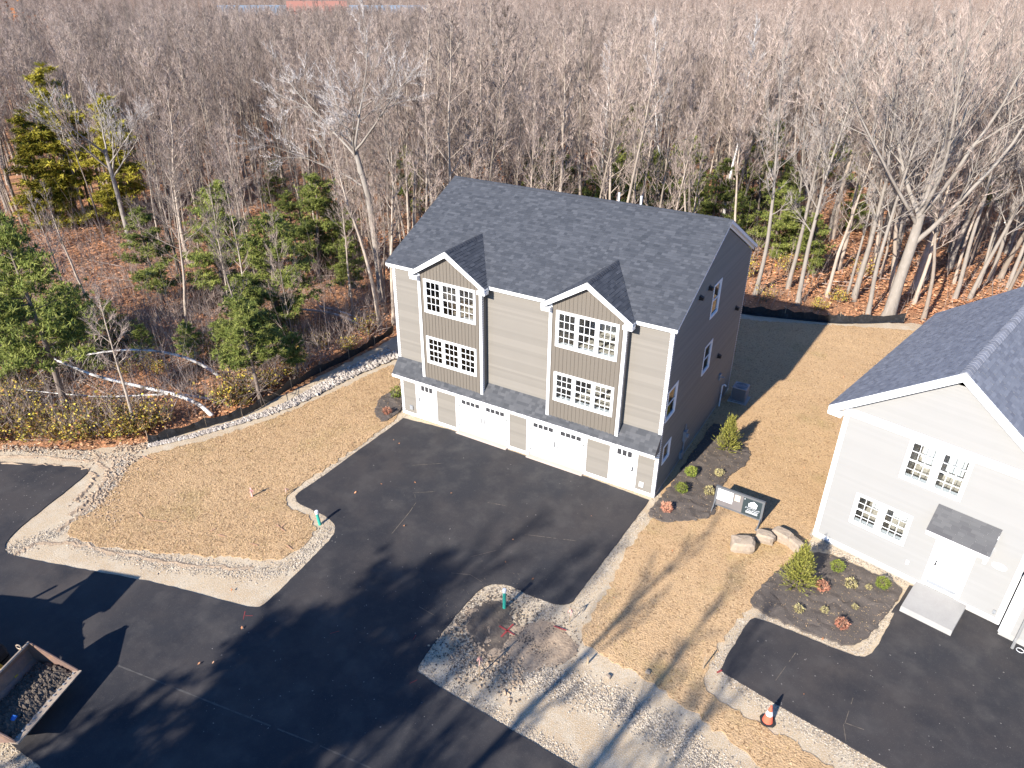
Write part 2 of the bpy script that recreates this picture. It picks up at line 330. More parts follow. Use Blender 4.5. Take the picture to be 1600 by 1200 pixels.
# lawns of straw-coloured dormant grass
L1 = W([(626,600),(620,568),(588,580),(545,601),(475,634),(410,661),(310,692),(240,708),(205,724),(190,748),(178,765),(158,792),(118,812),(102,835),(150,852),(220,862),(330,868),(400,876),(440,874),(482,848),(496,818),(470,800),(444,788),(449,772),(480,751),(560,697),(627,650)])
_, L1b = sheet('lawn', L1, .028, M['lawn'], step=.45, amp=.07, est=.16, rough=.015, seed=21, thick=.024)
L2 = W([(1026,803),(1004,828),(974,872),(946,930),(915,975),(903,990),(918,1012),(1000,1055),(1060,1096),(1120,1142),(1180,1188),(1250,1255),(1370,1255),(1295,1198),(1205,1142),(1132,1100),(1099,1076),(1106,1040),(1140,985),(1172,948),(1210,905),(1262,856)])+[(6.5,1.3),(9,12.9),(16,11.5),(26,12),(36,30),(22,28.8),(13,27.3),(7.6,25.4),(4,23.9),(-2,21.3),(-8,20.4),(-13.5,18),(-17.6,12.4),(-18.2,7),(-15.4,3),(-14.2,2.2),(-13,3),(-6,3),(-.5,3)]
_, L2b = sheet('lawn', L2, .026, M['lawn'], step=.5, amp=.07, est=.18, rough=.015, seed=22, thick=.022)
B1 = W([(1022,790),(1010,806),(1035,818),(1100,813),(1119,803),(1122,772),(1138,745),(1168,726),(1173,706),(1150,690),(1128,664),(1112,664),(1086,704),(1062,736),(1050,757),(1040,768)])
B2 = W([(592,624),(612,612),(627,614),(629,642),(600,662),(584,650)])
B3 = W([(1168,940),(1198,907),(1232,880),(1265,866),(1290,866),(1340,888),(1395,912),(1411,925),(1404,938),(1382,965),(1350,1004),(1325,1011),(1270,993),(1215,970),(1180,953)])
for i, b in enumerate((B1, B2, B3)): sheet('mulch_bed', b, .085, M['mulch'], step=.25, amp=.035, est=.12, rough=.04, seed=31+i, thick=.08)
S1 = W([(720,945),(765,958),(810,980),(850,965),(888,990),(905,1010),(880,1040),(820,1050),(790,1045),(760,1028),(735,1000)])
sheet('soil_patch', S1, .012, M['orangesoil'], step=.4, amp=.06, est=.2, rough=.03, seed=41, smooth=2)
S2 = W([(770,935),(800,950),(800,985),(780,1020),(750,1020),(730,990),(740,950)])
sheet('soil_patch', S2, .02, M['dirt'], step=.3, amp=.1, est=.15, rough=.04, seed=42, smooth=2)
def rock(mb, p, s, r, m=0):
    n = len(mb.v); c = r.random(); a = r.random()*6.28; ca, sa = math.cos(a), math.sin(a)
    sx, sy, sz = s*r.uniform(.7, 1.3), s*r.uniform(.6, 1.1), s*r.uniform(.5, .9)
    for q in ((1,0,0),(0,1,0),(-1,0,0),(0,-1,0),(.2,.1,1)):
        x, y, z = (q[0]+r.uniform(-.25, .25))*sx, (q[1]+r.uniform(-.25, .25))*sy, (q[2]*1.0+r.uniform(-.15, .15))*sz
        mb.v.append((p[0]+x*ca-y*sa, p[1]+x*sa+y*ca, p[2]+z))
    for f in ((0,1,4),(1,2,4),(2,3,4),(3,0,4)): mb.f.append(tuple(n+i for i in f)); mb.m.append(m); mb.c.append(c)
def along(pts, r):
    pts = [at(*p) for p in pts]; ls = [(pts[i+1]-pts[i]).length for i in range(len(pts)-1)]
    d = r.random()*sum(ls)
    for i, l in enumerate(ls):
        if d <= l or i == len(ls)-1:
            t = d/l; dd = (pts[i+1]-pts[i])/l; return pts[i]+dd*d, Vector((-dd.y, dd.x, 0))
        d -= l
def gravel():
    r = random.Random(5); mb = MB()
    bands = [([(110,838),(150,858),(260,880),(400,895),(450,890),(500,845),(515,820)], .38, 1500, (.025, .06)), ([(460,779),(500,805),(522,825)], .15, 200, (.02, .04)),
             ([(655,1048),(690,990),(745,935),(765,920),(800,925),(870,955)], .35, 900, (.02, .05)), ([(700,1030),(800,1050),(900,1075),(1010,1120),(1100,1190),(1160,1240)], .55, 2600, (.03, .065)),
             ([(1007,800),(955,872),(900,950),(880,975),(820,950)], .28, 1000, (.02, .045)), ([(1178,968),(1125,1050),(1200,1100),(1300,1160),(1420,1240)], .4, 1300, (.02, .05)),
             ([(1185,960),(1300,1005),(1345,1022),(1400,945)], .12, 500, (.02, .04)), ([(1265,850),(1300,858),(1420,910)], .22, 700, (.02, .05)),
             ([(1020,782),(1050,752),(1085,700),(1120,650),(1135,625)], .2, 600, (.02, .04)), ([(150,790),(125,815),(60,845),(10,862)], .35, 500, (.025, .06)), ([(200,710),(180,745),(150,790)], .35, 500, (.03, .08)),
             ([(640,645),(565,697),(465,772)], .15, 450, (.02, .045)), ([(660,1050),(780,1120),(900,1190)], .25, 600, (.02, .05)), ([(0,700),(120,712),(190,718)], .4, 300, (.03, .07)), ([(0,1150),(60,1195),(110,1240)], .5, 500, (.02, .05))]
    for pts, w, n, (a, b) in bands:
        for _ in range(int(n*2.3)):
            p, nn = along(pts, r); p = p+nn*r.gauss(0, w*.6); rock(mb, (p.x, p.y, .005), r.uniform(a, b)*.72, r)
    mb.obj('gravel', M['stone'], kind='stuff')
    mb = MB()
    pts = [(232,697),(300,682),(400,652),(460,630),(530,592),(580,568),(618,553)]
    for _ in range(2600):
        p, nn = along(pts, r); t = max(0, min(1, (p.y+8)/13)); wd_ = .12+.55*t**1.5
        p = p+nn*r.uniform(-1, 1)*wd_; rock(mb, (p.x, p.y, .03+r.random()*.1*t), r.uniform(.06, .13+.07*t), r)
    mb.obj('riprap', M['riprap'], kind='stuff')
    mb = MB()
    for poly, n in ((B1, 500), (B3, 600), (B2, 120)):
        xs = [p[0] for p in poly]; ys = [p[1] for p in poly]; k = 0
        while k < n:
            x, y = r.uniform(min(xs), max(xs)), r.uniform(min(ys), max(ys))
            if pip(x, y, poly):
                a = r.random()*6.28; l = r.uniform(.02, .06); k += 1
                mb.spike((x, y, .1+r.random()*.02), (x+math.cos(a)*l, y+math.sin(a)*l, .115), .012, c=r.random())
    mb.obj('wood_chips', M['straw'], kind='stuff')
    # clods of earth on the torn verge at the left
    mb = MB()
    for pts, w, n in (([(200,712),(190,745),(155,790)], .5, 260), ([(180,700),(230,700)], .3, 160), ([(140,770),(165,810),(190,800)], .6, 160), ([(0,700),(100,708),(190,715)], .3, 160), ([(700,985),(760,1040),(820,1060)], .6, 200)):
        for _ in range(n):
            p, nn = along(pts, r); p = p+nn*r.gauss(0, w*.6); rock(mb, (p.x, p.y, .01), r.uniform(.03, .11), r)
    for pts, hh in (([(-40,712),(60,714),(140,720),(185,716),(205,708)], .05), ([(-40,724),(60,726),(130,731),(150,742),(140,760),(110,790)], .06), ([(150,722),(168,732),(166,752),(140,782),(100,812)], .05), ([(176,722),(182,742),(165,765),(125,805),(80,838)], .05), ([(20,868),(60,846),(120,850),(200,868)], .035), ([(112,846),(170,862),(300,884),(420,890)], .04)):
        q = [at(*p) for p in pts]; d = []
        for i in range(len(q)-1): d += [q[i].lerp(q[i+1], k/10) for k in range(10)]
        prev = None
        for i in range(len(d)-1):
            nn = Vector((-(d[i+1]-d[i]).y, (d[i+1]-d[i]).x, 0)).normalized(); c = d[i]+nn*r.gauss(0, .05); w = .13*r.uniform(.6, 1.4); h_ = hh*r.uniform(.3, 1.4); cur = [c-nn*w+Vector((0, 0, .002)), c+Vector((0, 0, h_)), c+nn*w*.7+Vector((0, 0, .002))]
            if prev:
                for m in range(2): mb.face([prev[m], cur[m], cur[m+1], prev[m+1]])
            prev = cur
    mb.obj('earth_clods', M['orangesoil'], kind='stuff')
    mb = MB()
    for _ in range(2600):
        p = at(r.gauss(765, 38), r.gauss(985, 40)); rock(mb, (p.x, p.y, .015), r.uniform(.012, .05), r)
    for _ in range(700):
        p = at(r.gauss(850, 35), r.gauss(1000, 22)); rock(mb, (p.x, p.y, .01), r.uniform(.012, .04), r)
    mb.obj('dark_crumbs', M['dirt'], kind='stuff')
gravel()
def grass():
    r = random.Random(9); mb = MB()
    def blades(poly, n, z, lim=None):
        xs = [p[0] for p in poly]; ys = [p[1] for p in poly]; k = 0; t = 0
        while k < n and t < n*6:
            t += 1
            x, y = r.uniform(min(xs), max(xs)), r.uniform(min(ys), max(ys))
            if lim and not lim(x, y): continue
            if not pip(x, y, poly): continue
            k += 1; a = r.random()*6.28; l = r.uniform(.04, .11); h = r.uniform(.02, .07); c = r.random()
            w = .012; n0 = len(mb.v)
            mb.v += [(x-math.sin(a)*w, y+math.cos(a)*w, z), (x+math.sin(a)*w, y-math.cos(a)*w, z), (x+math.cos(a)*l, y+math.sin(a)*l, z+h)]
            mb.f.append((n0, n0+1, n0+2)); mb.m.append(0); mb.c.append(c)
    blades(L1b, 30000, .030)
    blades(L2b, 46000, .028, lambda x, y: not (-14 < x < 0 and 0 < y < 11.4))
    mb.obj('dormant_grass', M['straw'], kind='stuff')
grass()

# ------------------------------------------------------------------ building helpers
def siding(mb, pl, poly, openings, zb, z1, exp=.118, m=0, off=.03):
    cuts = sorted(set([zb]+[zb+i*exp for i in range(int((z1-zb)/exp)+2) if zb+i*exp < z1]+[z1]+[round(z, 4) for o in openings for z in o[2:4] if zb < z < z1]))
    course = -1; c = .5
    for a, b in zip(cuts[:-1], cuts[1:]):
        if b-a < 1e-4: continue
        k = int((a-zb)/exp+1e-6)
        if k != course: course = k; c = random.random(); first = True
        else: first = False
        t0 = (a-zb)/exp-k; t1 = (b-zb)/exp-k; o0 = off*(1-t0)+.002; o1 = off*(1-t1)+.002
        sa = span(poly, a+1e-5); sb = span(poly, b-1e-5)
        if not sa or not sb: continue
        iv = [(sa[0], sa[1], sb[0], sb[1])]
        for (u0, u1, za, zb_) in openings:
            if za <= a+1e-4 and zb_ >= b-1e-4:
                nv = []
                for (p, q, p2, q2) in iv:
                    if u1 <= min(p, p2) or u0 >= max(q, q2): nv.append((p, q, p2, q2)); continue
                    if u0 > p: nv.append((p, u0, p2, u0))
                    if u1 < q: nv.append((u1, q, u1, q2))
                iv = nv
        for (p, q, p2, q2) in iv:
            mb.face([pl.P(p, a, o0), pl.P(q, a, o0), pl.P(q2, b, o1), pl.P(p2, b, o1)], m, c)
            if first: mb.face([pl.P(p, a, 0), pl.P(q, a, 0), pl.P(q, a, o0), pl.P(p, a, o0)], m, c)
def shingles(mb, O, ud, vd, nd, poly, exp=.14, tabs=(.13, .30), m=0):
    O = Vector(O); ud = Vector(ud).normalized(); vd = Vector(vd).normalized(); nd = Vector(nd).normalized()
    v0 = min(p[1] for p in poly); v1 = max(p[1] for p in poly); v = v0
    while v < v1-1e-4:
        w = min(v+exp, v1); a = span(poly, v+1e-5); b = span(poly, w-1e-5)
        if a and b:
            lo, hi = min(a[0], b[0]), max(a[1], b[1]); u = lo-random.random()*.3
            while u < hi:
                x = u+random.uniform(*tabs)
                l0, h0 = max(u, a[0]), min(x, a[1]); l1, h1 = max(u, b[0]), min(x, b[1])
                if h0 > l0 or h1 > l1:
                    if h0 <= l0: l0 = h0 = max(a[0], min(a[1], (l0+h0)/2))
                    if h1 <= l1: l1 = h1 = max(b[0], min(b[1], (l1+h1)/2))
                    th = random.choice((.008, .008, .016)); c = random.betavariate(2, 2)
                    P = lambda uu, vv, nn: O+ud*uu+vd*vv+nd*nn
                    mb.face([P(l0, v, th), P(h0, v, th), P(h1, w, .003), P(l1, w, .003)], m, c)
                    mb.face([P(l0, v, 0), P(h0, v, 0), P(h0, v, th), P(l0, v, th)], m, c*.3)
                u = x
        v = w
PANES = {}
def pane_mesh(w, h, mat_):
    k = (round(w, 3), round(h, 3), mat_.name)
    if k not in PANES:
        mb = MB(); mb.box(-w/2, w/2, -.003, .003, -h/2, h/2); PANES[k] = mb.mesh('pane', [mat_])
    return PANES[k]
def window(house, pl, u0, u1, z0, z1, units=1, cols=3, rows=4, case=.1, mull=.11, off=0.0, room=None, sides='white', sash=True):
    """casing + mullions + sash rails (the window), muntins, single panes, and the room behind"""
    f = MB(); g = MB(); wm = M[sides]
    S = lambda mb, a, b, c, d, e, h: pl.slab(mb, a, b, c, d, e+off, h+off)
    S(f, u0, u0+case, z0, z1, -.05, .04); S(f, u1-case, u1, z0, z1, -.05, .04)
    S(f, u0+case, u1-case, z1-case, z1, -.05, .04); S(f, u0+case, u1-case, z0, z0+case*.9, -.05, .05)
    a, b = u0+case, u1-case; zb, zt = z0+case*.9, z1-case
    uw = (b-a-mull*(units-1))/units; o = f.obj('window', wm, house)
    panes = []
    for k in range(units):
        x0 = a+k*(uw+mull); x1 = x0+uw
        if k: S(f, x0-mull, x0, zb, zt, -.05, .035)
        fr = .035
        S(f, x0, x0+fr, zb, zt, -.045, .012); S(f, x1-fr, x1, zb, zt, -.045, .012); S(f, x0+fr, x1-fr, zb, zb+fr, -.045, .012); S(f, x0+fr, x1-fr, zt-fr, zt, -.045, .012)
        zm = (zb+zt)/2
        if sash: S(f, x0+fr, x1-fr, zm-.025, zm+.025, -.045, .008)
        halves = ((zb+fr, zm-.025), (zm+.025, zt-fr)) if sash else ((zb+fr, zt-fr),)
        nr = rows//2 if sash else rows
        bw = .022
        for (ya, yb) in halves:
            pw = (x1-x0-2*fr)/cols; ph = (yb-ya)/nr
            for i in range(1, cols): S(g, x0+fr+i*pw-bw/2, x0+fr+i*pw+bw/2, ya, yb, -.032, -.006)
            for j in range(1, nr): S(g, x0+fr, x1-fr, ya+j*ph-bw/2, ya+j*ph+bw/2, -.031, -.007)
            for i in range(cols):
                for j in range(nr): panes.append((x0+fr+(i+.5)*pw, ya+(j+.5)*ph, pw-bw, ph-bw))
    # rebuild frame mesh with everything in it
    me = f.mesh('window', [wm]); old = o.data; o.data = me; bpy.data.meshes.remove(old)
    if g.f: g.obj('muntin_grid', M['white'], o)
    for (u, z, w, h) in panes:
        p = link('pane', pane_mesh(w, h, M['glass']), o); p.location = pl.P(u, z, -.019+off); p.rotation_euler = (0, 0, pl.ang)
    if room:
        d, below, ext = room[:3]
        r = MB(); q = lambda *t: r.face(t[:4], t[4])
        ra, rb, rz, ry = u0-ext, u1+ext, z0-below, z1+.15; n0, n1 = -.06+off, -d
        P = pl.P
        q(P(ra,rz,n0), P(rb,rz,n0), P(rb,rz,n1), P(ra,rz,n1), 1)
        q(P(ra,ry,n0), P(rb,ry,n0), P(rb,ry,n1), P(ra,ry,n1), 2)
        q(P(ra,rz,n1), P(rb,rz,n1), P(rb,ry,n1), P(ra,ry,n1), 0)
        q(P(ra,rz,n0), P(ra,rz,n1), P(ra,ry,n1), P(ra,ry,n0), 0)
        q(P(rb,rz,n0), P(rb,rz,n1), P(rb,ry,n1), P(rb,ry,n0), 0)
        # inner face of the wall around the opening, and a deep white sill board
        q(P(ra,rz,n0), P(rb,rz,n0), P(rb,z0+case*.9,n0), P(ra,z0+case*.9,n0), 2); q(P(ra,z1-case,n0), P(rb,z1-case,n0), P(rb,ry,n0), P(ra,ry,n0), 2)
        q(P(ra,z0,n0), P(a,z0,n0), P(a,z1,n0), P(ra,z1,n0), 2); q(P(b,z0,n0), P(rb,z0,n0), P(rb,z1,n0), P(b,z1,n0), 2)
        pl.slab(r, a, b, zb-.05, zb-.005, -.3+off, -.062+off, 2)
        if len(room) > 3:                                   # simple kitchen counter / cupboards seen inside
            pl.slab(r, ra+.2, rb-.6, rz+.001, rz+.9, -d+.03, -d+.65, 2); pl.slab(r, ra+.15, rb-.55, rz+.9, rz+.94, -d+.02, -d+.68, 3)
        r.obj('room_interior', [M['wall_in'], M['floor_in'], M['white'], M['wood']], house)
    return o
def trim(house, pl, items, name='trim_board', mat_=None):
    for it in items:
        mb = MB(); pl.slab(mb, *it); mb.obj(name, mat_ or M['white'], house)

# ------------------------------------------------------------------ grey duplex house
GH = thing('duplex_house', (0, 0, 0), 0, 'three storey taupe sided duplex with two white garage doors and dark shingle roof', 'house')
WW, DD, HE = 14.0, 11.36, 8.14
EAV, RAKE, ZE, ZR = -.27, .19, 8.42, 11.22
slope = (ZR-ZE)/(DD/2-EAV); yr = DD/2
front = Pl((0, 0, 0), 0, -math.pi/2); right = Pl((0, 0, 0), math.pi/2, 0); left = Pl((-WW, 0, 0), math.pi/2, math.pi); back = Pl((0, DD, 0), 0, math.pi/2)
BAYC = (-10.46, -3.56); BH = 1.75; BD = .40
doors = [(-12.95, -11.85), (-2.12, -1.02)]; gars = [(-10.45, -7.6), (-6.38, -3.5)]
op = [(c-BH+.02, c+BH-.02, 2.9, 8.14) for c in BAYC]
low = [(a-.12, b+.12, 0, 2.3) for a, b in doors]+[(a-.14, b+.14, 0, 2.32) for a, b in gars]
s = MB()
siding(s, front, [(-WW, .2), (0, .2), (0, 8.14), (-WW, 8.14)], low+op, .22, 8.14)
gp = lambda: [(0, 0.2), (DD, .2), (DD, 8.2), (yr, 8.2+slope*yr), (0, 8.2)]
sw = [(4.95, 6.15, 6.78, 8.42), (4.95, 6.15, 3.86, 5.38), (.12, 1.36, 3.86, 5.38), (.42, 1.4, 1.52, 2.5)]
siding(s, right, gp(), sw, .22, 8.2+slope*yr-.02)
siding(s, left, gp(), [], .22, 8.2+slope*yr-.02)
siding(s, back, [(-WW, .2), (0, .2), (0, 8.2), (-WW, 8.2)], [], .22, 8.2)
for c in BAYC:                                              # narrow side walls of the bays
    for sgn in (-1, 1):
        siding(s, Pl((c+sgn*(BH-.01), 0, 0), -math.pi/2, 0 if sgn > 0 else math.pi), [(0, 2.9), (BD, 2.9), (BD, 8.4), (0, 8.4)], [], 2.9, 8.4)
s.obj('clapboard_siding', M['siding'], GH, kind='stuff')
f = MB(); f.box(-WW+.02, -.02, .02, DD-.02, -.1, .22); f.obj('foundation', M['conc'], GH)
# white skirt boards at the foot of the wall, cut at the doors
u = -WW+.12; segs = []
for a, b in sorted(doors+gars): segs.append((u, a-.12)); u = b+.12
segs.append((u, -.12))
trim(GH, front, [(a, b, .03, .22, .0, .03) for a, b in segs], 'skirt_board')
trim(GH, right, [(.12, DD-.12, .05, .2, .0, .02)], 'skirt_board', M['conc'])
# corner boards
for pl_, u0, u1, z1 in ((front, -WW-.022, -WW+.14, 8.15), (front, -.14, .022, 8.15), (right, .0, .13, 8.15), (right, DD-.13, DD, 8.15), (left, 0, .13, 8.15), (left, DD-.13, DD, 8.15)):
    mb = MB(); pl_.slab(mb, u0, u1, .04, z1, -.01, .024 if pl_ is front else .021); mb.obj('corner_board', M['white'], GH)
# doors
for i, (a, b) in enumerate(doors):
    d = MB(); front.slab(d, a, b, .2, 2.16, -.05, -.01); 
    for zz in ((.35, .95), (1.05, 1.6)):
        for q in (0, 1): front.slab(d, a+.12+q*.47, a+.5+q*.47, zz[0], zz[1], -.012, .002)
    o = d.obj('entry_door', M['white'], GH)
    fr = MB(); front.slab(fr, a-.12, a, .05, 2.3, -.05, .035); front.slab(fr, b, b+.12, .05, 2.3, -.05, .035); front.slab(fr, a, b, 2.16, 2.3, -.05, .035); front.slab(fr, a, b, .05, .2, -.05, .05)
    fr.obj('door_frame', M['white'], o)
    for k in range(3):
        x = a+.22+k*.25; g = MB(); front.slab(g, x, x+.19, 1.74, 2.02, -.012, .006); g.obj('pane', M['darkmetal'], o)
    hx = a+.1 if i == 0 else b-.1
    h = MB(); front.slab(h, hx-.025, hx+.025, 1.05, 1.28, -.01, .03); h.tube([front.P(hx, 1.12, .0), front.P(hx, 1.12, .07), front.P(hx+(.1 if i == 0 else -.1), 1.12, .07)], [.015]*3, 6); h.obj('door_handle', M['darkmetal'], o)
for a, b in gars:
    d = MB(); front.slab(d, a, b, .1, 2.14, -.09, -.05); h4 = (2.14-.1)/4
    for j in range(4): front.slab(d, a, b, .1+j*h4+.012, .1+(j+1)*h4-.012, -.05, -.035)
    for q in range(2):
        x0 = a+.06+q*(b-a)/2; x1 = x0+(b-a)/2-.12
        for (s0, s1, z0, z1) in ((x0, x0+.1, .15, 2.1), (x1-.1, x1, .15, 2.1), (x0+.1, x1-.1, 2.0, 2.1), (x0+.1, x1-.1, .15, .25), (x0+.1, x1-.1, 1.52, 1.62)): front.slab(d, s0, s1, z0, z1, -.036, -.022)
    o = d.obj('garage_door', M['white'], GH)
    fr = MB(); front.slab(fr, a-.14, a, .03, 2.34, -.09, .036); front.slab(fr, b, b+.14, .03, 2.34, -.09, .036); front.slab(fr, a, b, 2.14, 2.34, -.09, .036); fr.obj('door_frame', M['white'], o)
    for q in range(2):
        x0 = a+.17+q*(b-a)/2; w = ((b-a)/2-.36)/4
        for k in range(4): g = MB(); front.slab(g, x0+k*w+.02, x0+(k+1)*w-.02, 1.72, 1.93, -.035, -.026); g.obj('pane', M['darkmetal'], o)
        hx = (a+b)/2+(-.09 if q == 0 else .09); h = MB(); front.slab(h, hx-.015, hx+.015, .95, 1.25, -.022, .01); h.obj('handle', M['black'], o)
        for zz in (.42, 1.57):
            e = (a+.04) if q == 0 else (b-.04); h = MB(); hp = [front.P(e, zz-.02, -.02), front.P(e+(.3 if q == 0 else -.3), zz, -.02), front.P(e, zz+.02, -.02)]; h.face(hp); h.face([p+Vector((0, .01, 0)) for p in hp]); front.slab(h, min(e, e+(.05 if q == 0 else -.05)), max(e, e+(.05 if q == 0 else -.05)), zz-.03, zz+.03, -.022, -.012); h.obj('hinge', M['black'], o)
    p = MB(); p.box(a-.05, b+.05, -.24, .05, .0, .075); p.obj('apron', M['apron'], GH)
# pent roof over the garage level
PE = .62; pz0, pz1 = 2.66, 3.38; pv = Vector((0, PE, pz1-pz0)).normalized(); pn = Vector((0, -(pz1-pz0), PE)).normalized(); pl_len = math.hypot(PE, pz1-pz0)
m_ = MB(); a0, a1 = -WW-.04, .02
m_.hexa([(a0,-PE,pz0-.03),(a1,-PE,pz0-.03),(a1,0,pz1-.03),(a0,0,pz1-.03),(a0,-PE,pz0),(a1,-PE,pz0),(a1,0,pz1),(a0,0,pz1)])
pr = m_.obj('pent_roof', M['darkmetal'], GH)
m_ = MB(); shingles(m_, (a0, -PE, pz0+.003), (1, 0, 0), pv, pn, [(0, -.03), (a1-a0, -.03), (a1-a0, pl_len), (0, pl_len)]); m_.obj('shingle_courses', M['shingle_pent'], pr, kind='stuff')
m_ = MB(); m_.box(a0, a1, -PE-.02, -PE+.01, pz0-.17, pz0-.004); m_.obj('fascia', M['white'], pr)
m_ = MB(); m_.box(a0+.01, a1-.01, -PE+.011, -.03, pz0-.17, pz0-.15); m_.obj('soffit', M['white'], pr)
for x in (a0+.02, a1-.02):
    m_ = MB(); m_.hexa([(x-.012,-PE+.012,pz0-.148),(x+.012,-PE+.012,pz0-.148),(x+.012,-.026,pz0-.148),(x-.012,-.026,pz0-.148),(x-.012,-PE+.012,pz0-.03),(x+.012,-PE+.012,pz0-.03),(x+.012,-.026,pz1-.05),(x-.012,-.026,pz1-.05)]); m_.obj('end_panel', M['signframe'], pr)
trim(GH, front, [(u0, u1, 2.345, 2.49, 0, .03) for u0, u1 in ((-WW+.142, -.142),)], 'frieze_board')
# lamps, sockets
for x, z in ((-11.2, 2.17), (-2.72, 2.17)):
    m_ = MB(); front.slab(m_, x-.12, x+.12, z-.05, z+.19, 0, .05); front.slab(m_, x-.06, x+.06, z-.02, z+.13, .05, .16); m_.obj('wall_lamp', M['white'], GH)
for x in (-13.4, -.62):
    m_ = MB(); front.slab(m_, x-.1, x+.1, .42, .66, 0, .07); m_.obj('outlet_box', M['grey'] if x < -5 else M['white'], GH)
# main roof
def roofside(y0, ye, sgn, parent):
    m_ = MB(); x0, x1 = -WW-RAKE, RAKE; t = .16
    m_.hexa([(x0,ye,ZE-t),(x1,ye,ZE-t),(x1,yr,ZR-t),(x0,yr,ZR-t),(x0,ye,ZE),(x1,ye,ZE),(x1,yr,ZR),(x0,yr,ZR)] if sgn > 0 else [(x1,ye,ZE-t),(x0,ye,ZE-t),(x0,yr,ZR-t),(x1,yr,ZR-t),(x1,ye,ZE),(x0,ye,ZE),(x0,yr,ZR),(x1,yr,ZR)])
    o = m_.obj('roof', M['white'], parent)
    L_ = math.hypot(yr-ye, ZR-ZE); v = Vector((0, yr-ye, ZR-ZE)).normalized(); n = Vector((0, -(ZR-ZE)*(1 if yr > ye else -1), abs(yr-ye))).normalized()
    m_ = MB(); shingles(m_, (x0-.02, ye, ZE+.003), (1, 0, 0), v, n, [(0, -.04), (x1-x0+.04, -.04), (x1-x0+.04, L_), (0, L_)]); m_.obj('shingle_courses', M['shingle'], o, kind='stuff')
    return o
ro = roofside(0, EAV, 1, GH); ro2 = roofside(0, DD-EAV, -1, GH)
def ridge_caps(p0, p1, sd, parent, drop, w=.16, step=.17, mt='ridge'):
    p0 = Vector(p0); p1 = Vector(p1); d = (p1-p0); L_ = d.length; d.normalize(); sd = Vector(sd)
    mb = MB(); l = step*1.25; z = Vector((0, 0, 1))
    A = [(-w, -drop*w), (-w*.4, -drop*w*.25), (0, 0), (w*.4, -drop*w*.25), (w, -drop*w)]
    for i in range(4):
        (a, za), (b, zb) = A[i], A[i+1]
        mb.face([sd*a+z*(za+.022), sd*b+z*(zb+.022), d*l+sd*b+z*(zb+.008), d*l+sd*a+z*(za+.008)])
        mb.face([sd*a+z*za, sd*b+z*zb, sd*b+z*(zb+.022), sd*a+z*(za+.022)])
    me = mb.mesh('ridge_cap', [M[mt]]); n = int(L_/step)
    for i in range(n): o = link('ridge_cap', me, parent); o.location = p0+d*(i*step)+z*.012
ridge_caps((-WW-RAKE, yr, ZR), (RAKE, yr, ZR), (0, 1, 0), ro, .47, w=.15, step=.2)
for x in (-5.3, -4.2):
    m_ = MB(); m_.tube([(x, yr+.5, ZR-.3), (x, yr+.5, ZR+.28)], [.05, .05], 10); m_.obj('vent_stack', M['white'], ro2)
# rake trim on the gable ends, frieze under front eave
for x, nm in ((0.0, 1), (-WW, -1)):
    for ya, yb, za, zb in ((EAV+.01, yr, ZE-.162, ZR-.162), (DD-EAV-.01, yr, ZE-.162, ZR-.162)):
        m_ = MB(); xa, xb = sorted((x+nm*.02, x+nm*.05))
        m_.hexa([(xa,ya,za-.13),(xb,ya,za-.13),(xb,yb,zb-.13),(xa,yb,zb-.13),(xa,ya,za-.002),(xb,ya,za-.002),(xb,yb,zb-.002),(xa,yb,zb-.002)]); m_.obj('rake_board', M['white'], GH)
m_ = MB(); m_.box(-WW-RAKE+.01, RAKE-.01, EAV+.015, -.03, ZE-.2, ZE-.165); m_.obj('soffit', M['white'], GH)
